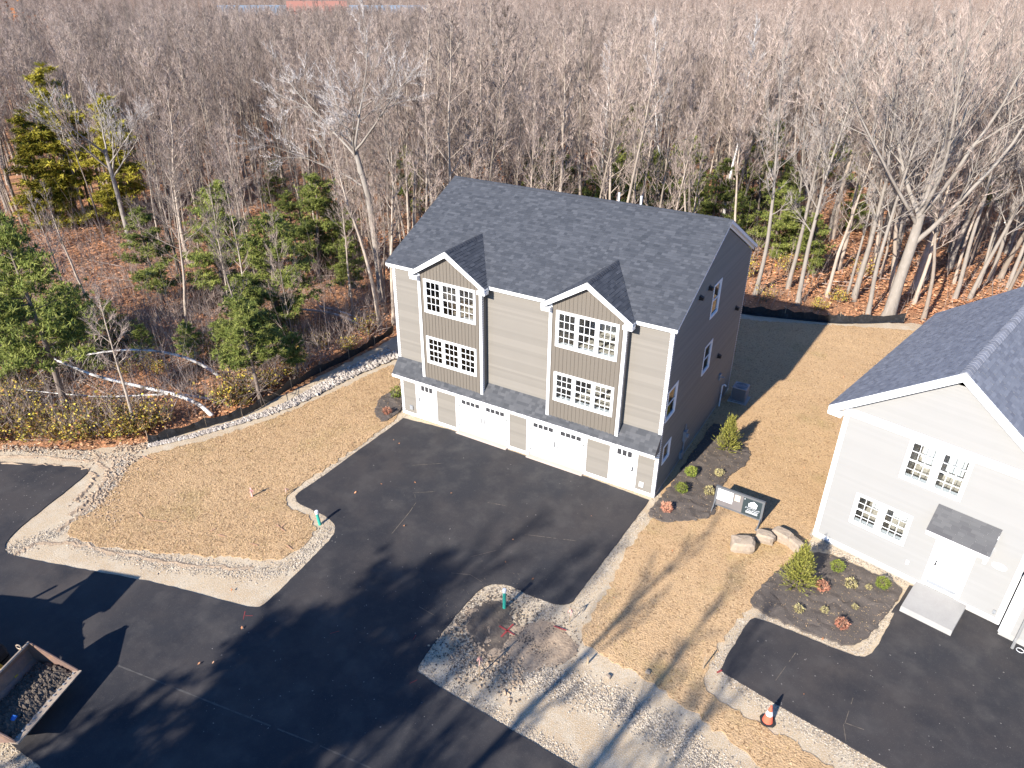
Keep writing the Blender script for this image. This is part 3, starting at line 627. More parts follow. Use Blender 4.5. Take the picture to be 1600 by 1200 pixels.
# the two bays with their gable roofs
for c in BAYC:
    bp = Pl((c, -BD, 0), 0, -math.pi/2); s_ = MB()
    zp = 9.70; ze = 8.38; hw = 2.02; sl = (zp-ze)/hw
    bz = 3.38-(BD/PE)*(pz1-pz0)-.06
    wins = [(-1.43, 1.43, 6.45, 8.12), (-1.43, 1.43, 3.78, 5.22)]
    outline = [(-BH, bz), (BH, bz), (BH, zp-.24-sl*BH), (0, zp-.24), (-BH, zp-.24-sl*BH)]
    def wall_piece(x0, x1, z0, z1f):
        s_.face([bp.P(x0, z0, 0), bp.P(x1, z0, 0), bp.P(x1, z1f(x1), 0), bp.P(x0, z1f(x0), 0)], 0, .5)
    top = lambda x: zp-.22-sl*abs(x)
    W_ = wins
    for x0, x1 in ((-BH, -1.43), (1.43, BH)): wall_piece(x0, x1, bz, top)
    wall_piece(-1.43, 1.43, bz, lambda x: W_[1][2]); wall_piece(-1.43, 1.43, W_[1][3], lambda x: W_[0][2])
    wall_piece(-1.43, 0, W_[0][3], top); wall_piece(0, 1.43, W_[0][3], top)
    x = -BH+.14
    while x < BH-.1:                                        # battens, broken at the windows
        zz = [(bz, top(x)-.03)]
        if abs(x) < 1.45: zz = [(bz, W_[1][2]), (W_[1][3], W_[0][2]), (W_[0][3], top(x)-.03)]
        for a, b in zz:
            if b-a > .05: bp.slab(s_, x-.02, x+.02, a, b, 0, .018)
        x += .185
    o = s_.obj('bay_wall', M['batten'], GH)
    for sg in (-1, 1):
        m_ = MB(); a, b = sorted((sg*(BH-.13), sg*(BH+.015))); bp.slab(m_, a, b, bz-.02, top(BH)-.02, -.13, .03); m_.obj('corner_board', M['white'], o)
    for (a, b, z0, z1) in wins: window(GH, bp, a, b, z0, z1, units=3, case=.1, mull=.12, room=(4.2, .6, .15, 1))
    # gable roof: two slopes running back into the main roof
    yb0 = -BD-.24; ridge_y = (zp-ZE)/slope+EAV; val_y = (ze-ZE)/slope+EAV
    for sg in (-1, 1):
        F = Vector((c, yb0, zp)); Ef = Vector((c+sg*hw, yb0, ze)); V = Vector((c+sg*hw, max(val_y, EAV-.02), ze)); R_ = Vector((c, ridge_y, zp))
        t = Vector((0, 0, -.13)); m_ = MB(); m_.hexa([F+t, Ef+t, V+t, R_+t, F, Ef, V, R_] if sg > 0 else [Ef+t, F+t, R_+t, V+t, Ef, F, R_, V])
        ob = m_.obj('dormer_roof', M['white'], GH)
        vd = (F-Ef).normalized(); L_ = (F-Ef).length; n = vd.cross(Vector((0, 1, 0))) if sg < 0 else Vector((0, 1, 0)).cross(vd)
        if n.z < 0: n = -n
        m_ = MB(); shingles(m_, Ef+n*.004, (0, 1, 0), vd, n, [(-.02, -.03), (V.y-Ef.y, -.03), (V.y-Ef.y, 0), (R_.y-Ef.y, L_), (-.02, L_)], exp=.15, tabs=(.22, .34)); m_.obj('shingle_courses', M['shingle'], ob, kind='stuff')
        # rake fascia
        m_ = MB(); dz = Vector((0, 0, -.27)); y_ = Vector((0, -.03, 0)); y2 = Vector((0, .03, 0)); up_ = Vector((0, 0, .0)); Ee = Ef+Vector((sg*.03, 0, -.0))
        A, B = F+up_, Ee+up_
        m_.hexa([A+dz+y_, B+dz*.8+y_, B+dz*.8+y2*0, A+dz+y2*0, A+y_, B+y_, B, A]); m_.obj('rake_board', M['white'], ob)
        # boxed eave return
        m_ = MB(); xa, xb = sorted((c+sg*(BH-.12), c+sg*(hw+.03))); m_.box(xa, xb, yb0+.004, EAV-.03, ze-.33, ze-.15); m_.obj('eave_return', M['white'], ob)
        # strip under the rake; the left one is coloured dark as the rake's shadow
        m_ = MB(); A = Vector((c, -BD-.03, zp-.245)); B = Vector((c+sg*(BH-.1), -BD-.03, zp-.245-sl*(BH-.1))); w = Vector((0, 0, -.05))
        m_.hexa([A+w, B+w, B+w+Vector((0, .03, 0)), A+w+Vector((0, .03, 0)), A, B, B+Vector((0, .03, 0)), A+Vector((0, .03, 0))]); m_.obj('gable_shade_moulding', M['signframe'] if sg < 0 else M['white'], ob)
    ridge_caps((c, yb0, zp), (c, ridge_y-.1, zp), (1, 0, 0), ob, .65, w=.14, step=.19)
# side windows (frames in shade), vents, meter
for (a, b, z0, z1), cols in zip(sw, (1, 1, 1, 1)):
    o = window(GH, right, a, b, z0, z1, units=1, cols=cols, rows=2 if z1 > 3 else 1, sash=z1 > 3, case=.1, room=(1.5, .3, .02))
for y, z in ((4.12, 8.62), (2.85, 8.62), (9.83, 5.58), (7.66, 3.8)):
    m_ = MB(); right.slab(m_, y-.1, y+.1, z-.12, z+.12, 0, .03); m_.hexa([right.P(y-.08, z-.1, .2), right.P(y+.08, z-.1, .2), right.P(y+.08, z-.1, .03), right.P(y-.08, z-.1, .03), right.P(y-.08, z+.02, .2), right.P(y+.08, z+.02, .2), right.P(y+.08, z+.1, .03), right.P(y-.08, z+.1, .03)]); m_.obj('wall_vent', M['black'], GH)
m_ = MB(); right.slab(m_, 8.5, 8.8, 2.0, 2.3, 0, .12); m_.tube([right.P(8.65, 2.15, .1), right.P(8.65, 2.15, .32)], [.05, .03], 6); m_.obj('siren_box', M['grey'], GH)
m_ = MB(); right.slab(m_, 3.3, 3.62, 1.15, 1.7, 0, .16); m_.tube([right.P(3.46, 1.45, .15), right.P(3.46, 1.45, .26)], [.11, .1], 10); m_.tube([right.P(3.46, 1.7, .07), right.P(3.46, 2.05, .07)], [.03, .03], 6); m_.tube([right.P(3.46, 1.15, .07), right.P(3.46, .05, .07)], [.04, .04], 6); right.slab(m_, 3.1, 3.4, .3, .62, 0, .14); m_.obj('electric_meter', M['grey'], GH)
def condenser(x, y, label):
    t = thing('air_conditioner', (x, y, 0), 0, label, 'air conditioner', 'cooling units beside the gray house')
    m_ = MB(); m_.box(-.5, .5, -.5, .5, .0, .1); m_.obj('pad', M['conc'], t)
    m_ = MB(); m_.box(-.38, .38, -.38, .38, .1, .14); m_.box(-.38, .38, -.38, .38, .84, .9)
    for i in range(15):
        z = .16+i*.045; m_.box(-.38, .38, -.38, .38, z, z+.018)
    for a in (-.38, .35):
        for b in (-.38, .35): m_.box(a, a+.03, b, b+.03, .14, .84)
    m_.obj('louvered_case', M['grey'], t)
    m_ = MB(); m_.tube([(0, 0, .1), (0, 0, .83)], [.33, .33], 14); m_.obj('coil', M['darkmetal'], t)
    m_ = MB(); 
    for k in range(4): m_.tube([(.3*math.cos(j*.3927), .3*math.sin(j*.3927), .905+.0*k) for j in range(17)], [.008+.0*k]*17, 4) if k == 0 else m_.tube([(.08*k*math.cos(j*.3927), .08*k*math.sin(j*.3927), .905) for j in range(17)], [.006]*17, 4)
    m_.obj('fan_grille', M['black'], t)
condenser(.85, 10.6, 'grey air conditioning unit at the shaded rear corner of the taupe house')
t = thing('vent_pipe', (.12, 9.35, 0), 0, 'thin white vent pipe standing against the shaded side wall of the taupe house', 'pipe')
m_ = MB(); m_.tube([(0, 0, 0), (0, 0, 1.15), (.0, 0, 1.3), (.12, 0, 1.38), (.2, 0, 1.3)], [.04]*5, 8); m_.obj('pipe', M['white'], t)
m_ = MB(); m_.box(-.1, .02, -.04, .04, .8, .84); m_.obj('bracket', M['grey'], t)

# ------------------------------------------------------------------ white house
WA = -rad(13.46)
WH = thing('white_house', (6.61, 1.05, 0), WA, 'white clapboard house with gray gabled roof, small entry canopy and two pairs of windows', 'house')
UW, WD = 6.87, 11.5; wf = Pl((0, 0, 0), 0, -math.pi/2); wl = Pl((0, 0, 0), math.pi/2, math.pi); wr = Pl((UW, 0, 0), math.pi/2, 0); wb = Pl((0, WD, 0), 0, math.pi/2)
wzE, wzR, wU0, wU1, wUR = 6.27, 9.14, -.54, 7.3, 3.36
wsl = (wzR-wzE)/(wUR-wU0)
wins = [(2.36, 4.44, 4.28, 6.0), (1.16, 3.24, 1.49, 2.93)]
dr = (4.32, 5.36)
s = MB()
siding(s, wf, [(0, .22), (UW, .22), (UW, 5.98), (0, 5.98)], [(a, b, z0, z1) for a, b, z0, z1 in wins]+[(dr[0]-.14, dr[1]+.14, .2, 2.62)], .3, 5.98, exp=.125)
siding(s, Pl((0, -.03, 0), 0, -math.pi/2), [(-.1, 6.3), (UW+.1, 6.3), (wUR, 6.3+wsl*(UW/2+.0))], [], 6.32, 6.3+wsl*UW/2-.3, exp=.125)
for p_ in (wl, wr): siding(s, p_, [(0, .3), (WD, .3), (WD, 6.2), (0, 6.2)], [], .3, 6.2, exp=.125)
siding(s, wb, [(0, .3), (UW, .3), (UW, 6.2), (UW/2, 8.8), (0, 6.2)], [], .3, 8.7, exp=.125)
s.obj('clapboard_siding', M['wsiding'], WH, kind='stuff')
m_ = MB(); m_.box(.02, UW-.02, .02, WD-.02, -.1, .3); m_.obj('foundation', M['conc'], WH)
trim(WH, wf, [(.16, dr[0]-.14, .13, .32, 0, .04), (dr[1]+.14, UW-.16, .13, .32, 0, .04)], 'skirt_board')
trim(WH, wf, [(-.025, .16, .1, 5.98, -.01, .035), (UW-.16, UW+.025, .1, 5.98, -.01, .035)], 'corner_board')
trim(WH, wl, [(.0, .15, .1, 6.1, -.01, .022)], 'corner_board')
trim(WH, wf, [(-.05, UW+.05, 5.985, 6.3, -.01, .06)], 'frieze_board')
def wroof(sg):
    ue = wU0 if sg < 0 else wU1; zE = wzR-wsl*abs(ue-wUR); v0, v1 = -.34, WD+.25; t = .17
    m_ = MB(); p = [(ue, v0, zE), (wUR, v0, wzR), (wUR, v1, wzR), (ue, v1, zE)]
    if sg > 0: p = [p[1], p[0], p[3], p[2]]
    m_.hexa([(a, b, c-t) for a, b, c in p]+p); o = m_.obj('roof', M['white'], WH)
    vd = Vector((wUR-ue, 0, wzR-zE)); L_ = vd.length; vd.normalize(); n = Vector((-vd.z, 0, vd.x)) if sg < 0 else Vector((vd.z, 0, -vd.x))
    if n.z < 0: n = -n
    m_ = MB(); shingles(m_, Vector((ue, v0-.02, zE))+n*.004, (0, 1, 0), vd, n, [(0, -.04), (v1-v0+.04, -.04), (v1-v0+.04, L_), (0, L_)], exp=.14, tabs=(.18, .36)); m_.obj('shingle_courses', M['shingle_slate'], o, kind='stuff')
    m_ = MB(); A = Vector((wUR, v0, wzR+.012)); B = Vector((ue-.0, v0, zE+.012)); dz = Vector((0, 0, -.34)); y_ = Vector((0, -.05, 0))
    m_.hexa([A+dz, B+dz, B+dz+y_, A+dz+y_, A, B, B+y_, A+y_]); m_.obj('rake_board', M['white'], o)
    xa, xb = sorted((ue, ue+(.5 if sg < 0 else -.4))); m_ = MB(); m_.box(xa+.01, xb, v0+.002, -.04, zE-.36, zE-.175); m_.obj('eave_return', M['white'], o)
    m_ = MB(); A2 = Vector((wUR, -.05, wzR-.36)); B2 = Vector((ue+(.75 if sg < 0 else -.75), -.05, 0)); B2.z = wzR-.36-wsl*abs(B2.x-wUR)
    if sg < 0: m_.hexa([A2+Vector((0, 0, -.03)), B2+Vector((0, 0, -.03)), B2+Vector((0, .03, -.03)), A2+Vector((0, .03, -.03)), A2, B2, B2+Vector((0, .03, 0)), A2+Vector((0, .03, 0))]); m_.obj('gable_shade_moulding', M['signframe'], o)  # dark strip below the left rake, drawing its shadow on the gable
    return o
wo = wroof(-1); wroof(1)
ridge_caps((wUR, -.36, wzR+.01), (wUR, WD+.2, wzR+.01), (1, 0, 0), wo, .74, w=.17, step=.24, mt='ridge_slate')
for (a, b, z0, z1) in wins: window(WH, wf, a, b, z0, z1, units=2, cols=3, rows=4, case=.11, mull=.2, room=(3.2, .75, .1, 1))
# entry
d = MB(); wf.slab(d, dr[0], dr[1], .55, 2.5, -.05, -.01)
for zz in ((.75, 1.3), (1.45, 2.0), (2.1, 2.36)):
    for q in (0, 1): wf.slab(d, dr[0]+.12+q*.44, dr[0]+.48+q*.44, zz[0], zz[1], -.012, .003)
do = d.obj('entry_door', M['white'], WH)
fr = MB(); wf.slab(fr, dr[0]-.14, dr[0], .3, 2.64, -.05, .05); wf.slab(fr, dr[1], dr[1]+.14, .3, 2.64, -.05, .05); wf.slab(fr, dr[0], dr[1], 2.5, 2.64, -.05, .05); wf.slab(fr, dr[0], dr[1], .3, .5, -.05, .03); fr.obj('door_frame', M['white'], do)
m_ = MB(); wf.slab(m_, dr[0]+.02, dr[1]-.02, .5, .55, -.01, .12); m_.obj('threshold', M['grey'], do)
m_ = MB(); wf.slab(m_, dr[0]+.07, dr[0]+.12, 1.3, 1.42, 0, .04); m_.tube([wf.P(dr[0]+.1, 1.5, 0), wf.P(dr[0]+.1, 1.5, .06)], [.03, .03], 8); m_.tube([wf.P(dr[0]+.1, 1.36, 0), wf.P(dr[0]+.1, 1.36, .08)], [.035, .03], 8); m_.obj('door_handle', M['darkmetal'], do)
# canopy with its single shingles
cu0, cu1, cz0, cz1, cd = 3.86, 5.9, 3.12, 3.88, .72
m_ = MB(); m_.hexa([(cu0,-cd,cz0-.05),(cu1,-cd,cz0-.05),(cu1,-.02,cz1-.05),(cu0,-.02,cz1-.05),(cu0,-cd,cz0),(cu1,-cd,cz0),(cu1,-.02,cz1),(cu0,-.02,cz1)])
m_.box(cu0+.01, cu1-.01, -cd+.01, -.02, cz0-.2, cz0-.052)
co = m_.obj('entry_canopy', M['white'], WH)
cv = Vector((0, cd-.02, cz1-cz0)); cl = cv.length; cv.normalize(); cn = Vector((0, -cv.z, cv.y)); ex = cl/8; SHM = {}
for j in range(8):
    u = cu0-random.random()*.2
    while u < cu1:
        w = random.choice((.2, .26, .32, .38)); a, b = max(u, cu0), min(u+w, cu1)
        if b-a > .03:
            mb = MB(); O = Vector((0, -cd, cz0+.003)); th = random.choice((.008, .008, .016)); cc = random.random()
            q = lambda uu, vv, nn: O+Vector((uu, 0, 0))+cv*vv+cn*nn
            v0, v1 = j*ex-(.02 if j == 0 else 0), (j+1)*ex
            mb.hexa([q(a+.0004,v0,0), q(b-.0004,v0,0), q(b-.0004,v1,0), q(a+.0004,v1,0), q(a+.0004,v0,th), q(b-.0004,v0,th), q(b-.0004,v1,.003), q(a+.0004,v1,.003)], 0, cc); mb.obj('shingle', M['shingle_grey'], co)
        u += w
for u_ in (cu0+.12, cu1-.18):
    m_ = MB(); wf.slab(m_, u_, u_+.07, 2.55, 2.92, 0, .1); m_.hexa([wf.P(u_,2.85,.5), wf.P(u_+.07,2.85,.5), wf.P(u_+.07,2.6,.1), wf.P(u_,2.6,.1), wf.P(u_,2.92,.5), wf.P(u_+.07,2.92,.5), wf.P(u_+.07,2.75,.1), wf.P(u_,2.75,.1)]); m_.obj('bracket', M['white'], co)
m_ = MB(); wf.slab(m_, 5.72, 5.84, 2.62-.3, 2.62, .0, .06); wf.slab(m_, 5.73, 5.83, 2.34, 2.56, .06, .14); m_.obj('wall_lamp', M['white'], WH)
# house number plate: pale oval with faint grey figures
m_ = MB(); ring = [wf.P(6.22+.24*math.cos(k*.3927), 2.44+.13*math.sin(k*.3927), .05) for k in range(16)]; m_.face(ring); 
for k in range(16): a, b = ring[k], ring[(k+1) % 16]; m_.face([a, b, b+Vector((0, .05, 0)), a+Vector((0, .05, 0))])
pl_ = m_.obj('number_plate', M['white'], WH)
m_ = MB()
for u_, st in ((6.13, [(0,.05),(-.03,.02),(0,-.05),(.03,-.02),(0,.05)]), (6.27, [(-.02,.05),(0,-.0),(.05,-.05)])):
    for i in range(len(st)-1):
        a, b = st[i], st[i+1]; m_.tube([wf.P(u_+a[0], 2.44+a[1], .053), wf.P(u_+b[0], 2.44+b[1], .053)], [.008, .008], 4)
m_.obj('numerals', M['grey'], pl_)
for u_, z in ((3.55, .9), (6.62, .55)):
    m_ = MB(); wf.slab(m_, u_-.05, u_+.05, z-.08, z+.08, 0, .06); m_.tube([wf.P(u_, z-.05, .05), wf.P(u_, z-.05, .12)], [.02, .02], 6); m_.obj('outlet_box', M['white'] if u_ < 5 else M['grey'], WH)
# the wing at the right edge
m_ = MB(); m_.box(7.15, 13.5, -.45, 7.5, .28, 3.0); wg = m_.obj('side_wing', M['wsiding'], WH)
s = MB(); siding(s, Pl((0, -.45, 0), 0, -math.pi/2), [(7.3, .3), (13.5, .3), (13.5, 3.0), (7.3, 3.0)], [], .3, 3.0, exp=.125); s.obj('clapboard_siding', M['wsiding'], wg, kind='stuff')
m_ = MB(); m_.box(6.98, 13.5, -.44, 7.4, -.05, .28); m_.obj('foundation', M['conc'], wg)
m_ = MB(); m_.box(6.95, 7.3, -.5, -.2, .2, 3.0); m_.obj('corner_board', M['white'], wg)
m_ = MB(); m_.hexa([(6.95,-.8,2.98),(13.7,-.8,2.98),(13.7,7.5,5.6),(6.95,7.5,5.6),(6.95,-.8,3.1),(13.7,-.8,3.1),(13.7,7.5,5.72),(6.95,7.5,5.72)]); wr_ = m_.obj('roof', M['white'], wg)
m_ = MB(); vd = Vector((0, 8.3, 2.62)); L_ = vd.length; shingles(m_, (6.95, -.8, 3.105), (1, 0, 0), vd, (0, -2.62, 8.3), [(0, -.03), (6.75, -.03), (6.75, L_), (0, L_)]); m_.obj('shingle_courses', M['shingle'], wr_, kind='stuff')
m_ = MB(); m_.tube([(7.52, -.75, 2.95), (7.52, -.6, 2.75), (7.52, -.55, .35), (7.52, -.62, .2), (7.52, -.9, .12)], [.05]*5, 6); m_.obj('downspout', M['wsiding'], wg)
m_ = MB(); m_.box(6.95, 13.7, -.93, -.81, 2.95, 3.08); m_.obj('gutter', M['white'], wg)
t = thing('garden_hose', WH.matrix_basis @ Vector((7.75, -.75, .03)), 0, 'small loop of pale hose lying by the white downspout', 'hose')
m_ = MB(); m_.tube([(.12*math.cos(k*.5), .12*math.sin(k*.5), .02+.004*k) for k in range(12)], [.012]*12, 5); m_.obj('loop', M['white'], t)
# stoop
st = tag(MB().obj('stoop', M['conc']), 'smooth pale concrete stoop in front of the white entry door', 'stoop')
m_ = MB(); a, b, c_, d_ = Vector((10.53, .09)), Vector((12.25, -.32)), Vector((11.86, -1.98)), Vector((10.17, -1.62))
for z0, z1, k in ((.0, .25, 1.0), (.25, .28, .995)):
    ce = (a+b+c_+d_)/4; q = [ce+(p-ce)*k for p in (d_, c_, b, a)]; m_.hexa([(p.x, p.y, z0) for p in q]+[(p.x, p.y, z1) for p in q])
st.data = m_.mesh('stoop', [M['conc']])

# ------------------------------------------------------------------ site things
def stone_mesh(seed, sx, sy, sz):
    r = random.Random(seed); mb = MB(); n = 10; rings = 6
    for i in range(rings+1):
        ph = math.pi*i/rings
        for j in range(n):
            th = 2*math.pi*j/n; x, y, z = math.sin(ph)*math.cos(th), math.sin(ph)*math.sin(th), math.cos(ph)
            k = lambda q: math.copysign(abs(q)**.5, q)
            e = 1+r.uniform(-.11, .11)
            mb.v.append((k(x)*sx*e, k(y)*sy*e, k(z)*sz*(1+r.uniform(-.06, .06))))
    for i in range(rings):
        for j in range(n): mb.f.append((i*n+j, (i+1)*n+j, (i+1)*n+(j+1) % n, i*n+(j+1) % n)); mb.m.append(0); mb.c.append(.5)
    return mb.mesh('boulder', [M['boulder']], False)
for i, (px, py, sx, sy, sz, rz, lb) in enumerate(((1160,852,.50,.36,.34,.35,'biggest flat-topped tan boulder, front left end of the curved stone row'), (1195,840,.40,.24,.28,.1,'rounded pale boulder between the biggest boulder and the long one'), (1222,838,.46,.26,.30,-.35,'long sloping pale boulder in the middle of the curved stone row'), (1242,851,.40,.22,.28,-.6,'tan boulder of the row nearest the white house and the tall juniper'))):
    o = link('boulder', stone_mesh(50+i, sx, sy, sz)); p = at(px, py, .2); o.location = (p.x, p.y, .2); o.rotation_euler = (0.06, -.05, rz); tag(o, lb, 'boulder', 'boulders by the white house')
# real estate sign
SG = thing('yard_sign', (3.52, .66, 0), rad(-3), 'wide dark gray yard sign with white notice and dark logo panel on the lawn', 'sign')
sp_ = Pl((0, 0, 0), 0, -math.pi/2); bx = 1.0
m_ = MB(); sp_.slab(m_, -bx, bx, .3, 1.15, -.02, .02); m_.obj('board', M['signgrey'], SG)
for it in ((-bx-.05, bx+.05, 1.15, 1.24, -.05, .05), (-bx-.05, bx+.05, .24, .3, -.04, .04)): m_ = MB(); sp_.slab(m_, *it); m_.obj('rail', M['signframe'], SG)
for x in (-bx-.045, bx-.045):
    m_ = MB(); sp_.slab(m_, x, x+.09, .02, 1.148, -.045, .045); po = m_.obj('post', M['signframe'], SG)
    m_ = MB(); m_.box(x-.002, x+.092, -.5, .5, .0, .07)
    m_.tube([(x+.045, -.4, .05), (x+.045, -.02, .45)], [.025, .025], 5); m_.tube([(x+.045, .4, .05), (x+.045, .02, .45)], [.025, .025], 5); m_.obj('foot', M['signframe'], po)
m_ = MB(); sp_.slab(m_, -.98, -.28, .56, 1.14, .021, .032); m_.obj('white_panel', M['signwhite'], SG)
m_ = MB(); sp_.slab(m_, -.2, .02, .8, 1.1, .021, .032); m_.obj('notice', M['paper'], SG)
m_ = MB(); sp_.slab(m_, .16, .96, .31, 1.14, .021, .033); lp = m_.obj('logo_panel', M['signdark'], SG)
m_ = MB(); O = .0345
def sface(pts, o=O): m_.face([sp_.P(x, z, o) for x, z in pts])
sface([(.42,.74),(.74,.74),(.77,.95),(.60,1.07),(.45,.97)]); sface([(.40,.93),(.44,.93),(.44,.78),(.40,.80)])
m_.obj('house_emblem', M['signwhite'], lp)
m_ = MB(); sface([(.52,.84),(.545,.84),(.545,.90),(.52,.90)], .036); sface([(.44,.755),(.56,.755),(.56,.785),(.47,.79)], .036); m_.obj('emblem_window', M['signdark'], lp)
m_ = MB()
def scribble(x0, x1, z, amp, n):
    pts = [sp_.P(x0+(x1-x0)*i/n, z+amp*(1 if i % 2 else -1)*(.6+.4*math.sin(i*2.3)), .036) for i in range(n+1)]; m_.tube(pts, [.011]*len(pts), 4)
scribble(.30, .56, .68, .05, 9); scribble(.60, .90, .665, .045, 11); scribble(.38, .86, .575, .022, 17)
m_.obj('script_lettering', M['signwhite'], lp)
m_ = MB()
for zz in (.495, .44):
    x = .34
    while x < .84: w = random.uniform(.02, .035); sface([(x, zz-.018), (x+w, zz-.018), (x+w, zz+.018), (x, zz+.018)]); x += w+.012
m_.obj('small_lettering', M['signwhite'], lp)
m_ = MB(); m_.tube([(.22, -.036, 1.06), (.22, -.04, 1.1)], [.02, .02], 6); m_.obj('bolt', M['signwhite'], lp)
# traffic cone
p = at(1199, 1127); t = thing('traffic_cone', (p.x, p.y, .01), .4, 'orange traffic cone with a white collar on the gravel edge', 'cone')
m_ = MB(); c8 = []
for z, w in ((0, .22), (.035, .22), (.04, .19)):
    c8.append([(w, w*.6, z), (w*.6, w, z), (-w*.6, w, z), (-w, w*.6, z), (-w, -w*.6, z), (-w*.6, -w, z), (w*.6, -w, z), (w, -w*.6, z)])
for a, b in zip(c8[:-1], c8[1:]):
    for j in range(8): m_.face([a[j], a[(j+1) % 8], b[(j+1) % 8], b[j]])
m_.face(c8[-1]); m_.obj('base', M['rubber'], t)
for z0, z1, r0, r1, mm, nm in ((.04, .33, .165, .108, 'orange', 'lower_body'), (.33, .50, .110, .074, 'conewhite', 'collar'), (.50, .72, .072, .03, 'orange', 'tip')):
    m_ = MB(); m_.tube([(0, 0, z0), (0, 0, z1)], [r0, r1], 16); m_.obj(nm, M[mm], t, smooth=False)
# green pipes
for px, py, h, lean, lb in ((788,950,.95,(0,0),'upright green pipe with white cap on the gravel island'), (500,820,.68,(-.12,.03),'green pipe with white cap leaning at the lawn corner by the driveway')):
    p = at(px, py); t = thing('pipe_stub', (p.x, p.y, 0), 0, lb, 'pipe', 'green sewer pipes'); r_ = .065
    m_ = MB(); m_.tube([(0, 0, 0), (lean[0], lean[1], h-.15)], [r_, r_], 12); m_.obj('pipe', M['green'], t, smooth=False)
    m_ = MB(); m_.tube([(lean[0], lean[1], h-.15), (lean[0]*1.1, lean[1]*1.1, h-.02), (lean[0]*1.1, lean[1]*1.1, h)], [r_*1.12, r_*1.12, r_*.8], 12); m_.obj('cap', M['white'], t)
# survey stakes
for (px, py, h, wd_, fl, lb) in ((394,777,.5,.035,1,'short pale pink stake standing alone on the left lawn'), (749,1057,1.1,.025,1,'tall wooden stake with pink ribbon on the gravel island'), (890,973,.75,.012,1,'thin pink flag wire at the driveway corner by the lawn'), (448,772,.35,.02,1,'little pink stake at the left corner of the driveway edge'), (1098,1046,.6,.02,0,'plain wooden stake at the corner of the right driveway'), (918,1037,.3,.03,0,'low dark stub of a stake on the brown soil')):
    p = at(px, py); t = thing('survey_stake', (p.x, p.y, .0), random.random(), lb, 'stake', 'survey stakes'); m_ = MB()
    m_.hexa([(-wd_,-wd_*.5,0),(wd_,-wd_*.5,0),(wd_,wd_*.5,0),(-wd_,wd_*.5,0),(-wd_+.02*h,-wd_*.5,h),(wd_+.02*h,-wd_*.5,h),(wd_+.02*h,wd_*.5,h),(-wd_+.02*h,wd_*.5,h)]); m_.face([(-wd_, 0, h), (wd_, 0, h), (0, 0, h+.05)]); m_.obj('shaft', M['pinkflag'] if h == .5 else M['wood'], t)
    if fl:
        m_ = MB(); 
        for k in range(3): a = k*2.1; m_.face([(.02*h, 0, h*.95), (.02*h, 0, h*.8), (.02*h+.12*math.cos(a), .12*math.sin(a), h*.55), (.02*h+.1*math.cos(a+.3), .1*math.sin(a+.3), h*.7)])
        m_.obj('ribbon', M['pinkflag'], t)
for px, py in ((950,1059), (1012,1052)):
    p = at(px, py); o = link('fieldstone', stone_mesh(px, .09, .07, .07)); o.location = (p.x, p.y, .05); tag(o, 'small dark stone on bare soil ' + ('near the gravel ditch' if px == 950 else 'between the tree trunk shadows'), 'stone')
# paint and chalk marks on the ground
def mark(name, lines, z, w, m, label=None, closed=False):
    mb = MB()
    for ln in lines:
        pts = [at(*q, z) for q in ln]
        for a, b in zip(pts[:-1], pts[1:]):
            d = (b-a); n = max(1, int(d.length/.25)); nn = Vector((-d.y, d.x, 0)).normalized()
            for k in range(n):
                if random.random() < .12: continue
                p, q = a+d*(k/n), a+d*((k+1)/n); w0, w1 = w*random.uniform(.5, 1.2), w*random.uniform(.5, 1.2)
                mb.face([p-nn*w0, q-nn*w1, q+nn*w1, p+nn*w0])
    o = mb.obj(name, m, kind='structure'); return o
mark('chalk_line', [[(643,727),(690,724)],[(645,770),(680,768)],[(648,772),(650,785),(640,800),(612,834)],[(735,870),(775,860)],[(705,895),(735,898),(770,920)],[(655,948),(680,962)],[(1320,1131),(1333,1090)],[(1322,1130),(1350,1140)],[(1318,1132),(1322,1160)],[(1212,1063),(1243,1020)],[(820,835),(900,845)],[(762,785),(790,790)]], .040, .012, M['chalkline'])
mark('joint_line', [[(185,1040),(500,1165),(590,1205)]], .040, .03, M['dust'])
mark('survey_mark', [[(372,962),(395,962)],[(383,955),(380,968)],[(515,990),(530,986)],[(520,985),(522,998)],[(635,1060),(645,1050)],[(640,1068),(652,1062)],[(645,1000),(650,992)]], .041, .012, M['redpaint'])
mark('survey_mark', [[(783,995),(802,975)],[(780,978),(804,992)],[(865,978),(885,985)],[(1120,1051),(1128,1047)]], .07, .035, M['redpaint'])
mark('survey_mark', [[(432,820),(445,830)],[(430,832),(445,818)],[(340,835),(352,838)],[(390,848),(402,852)],[(215,800),(222,808)],[(230,812),(260,815)],[(448,852),(456,858)],[(328,830),(336,826)],[(222,712),(236,718)]], .075, .03, M['pinkpaint'])
def dust():
    r = random.Random(77); mb = MB()
    for _ in range(420):
        px, py = r.choice([(r.uniform(480, 1000), r.uniform(650, 940)), (r.uniform(300, 700), r.uniform(900, 1150)), (r.uniform(1150, 1580), r.uniform(1000, 1180)), (r.uniform(0, 130), r.uniform(735, 830))])
        p = at(px, py, .0395)
        if not (pip(p.x, p.y, A1) or pip(p.x, p.y, A2)): continue
        n = 6; a0 = r.random()*6; s1 = r.uniform(.008, .03)
        mb.face([(p.x+s1*r.uniform(.5, 1.2)*math.cos(a0+k*1.047), p.y+s1*r.uniform(.5, 1.2)*math.sin(a0+k*1.047), .0395) for k in range(n)])
    mb.obj('scuffs', M['dust2'], kind='stuff')
dust()
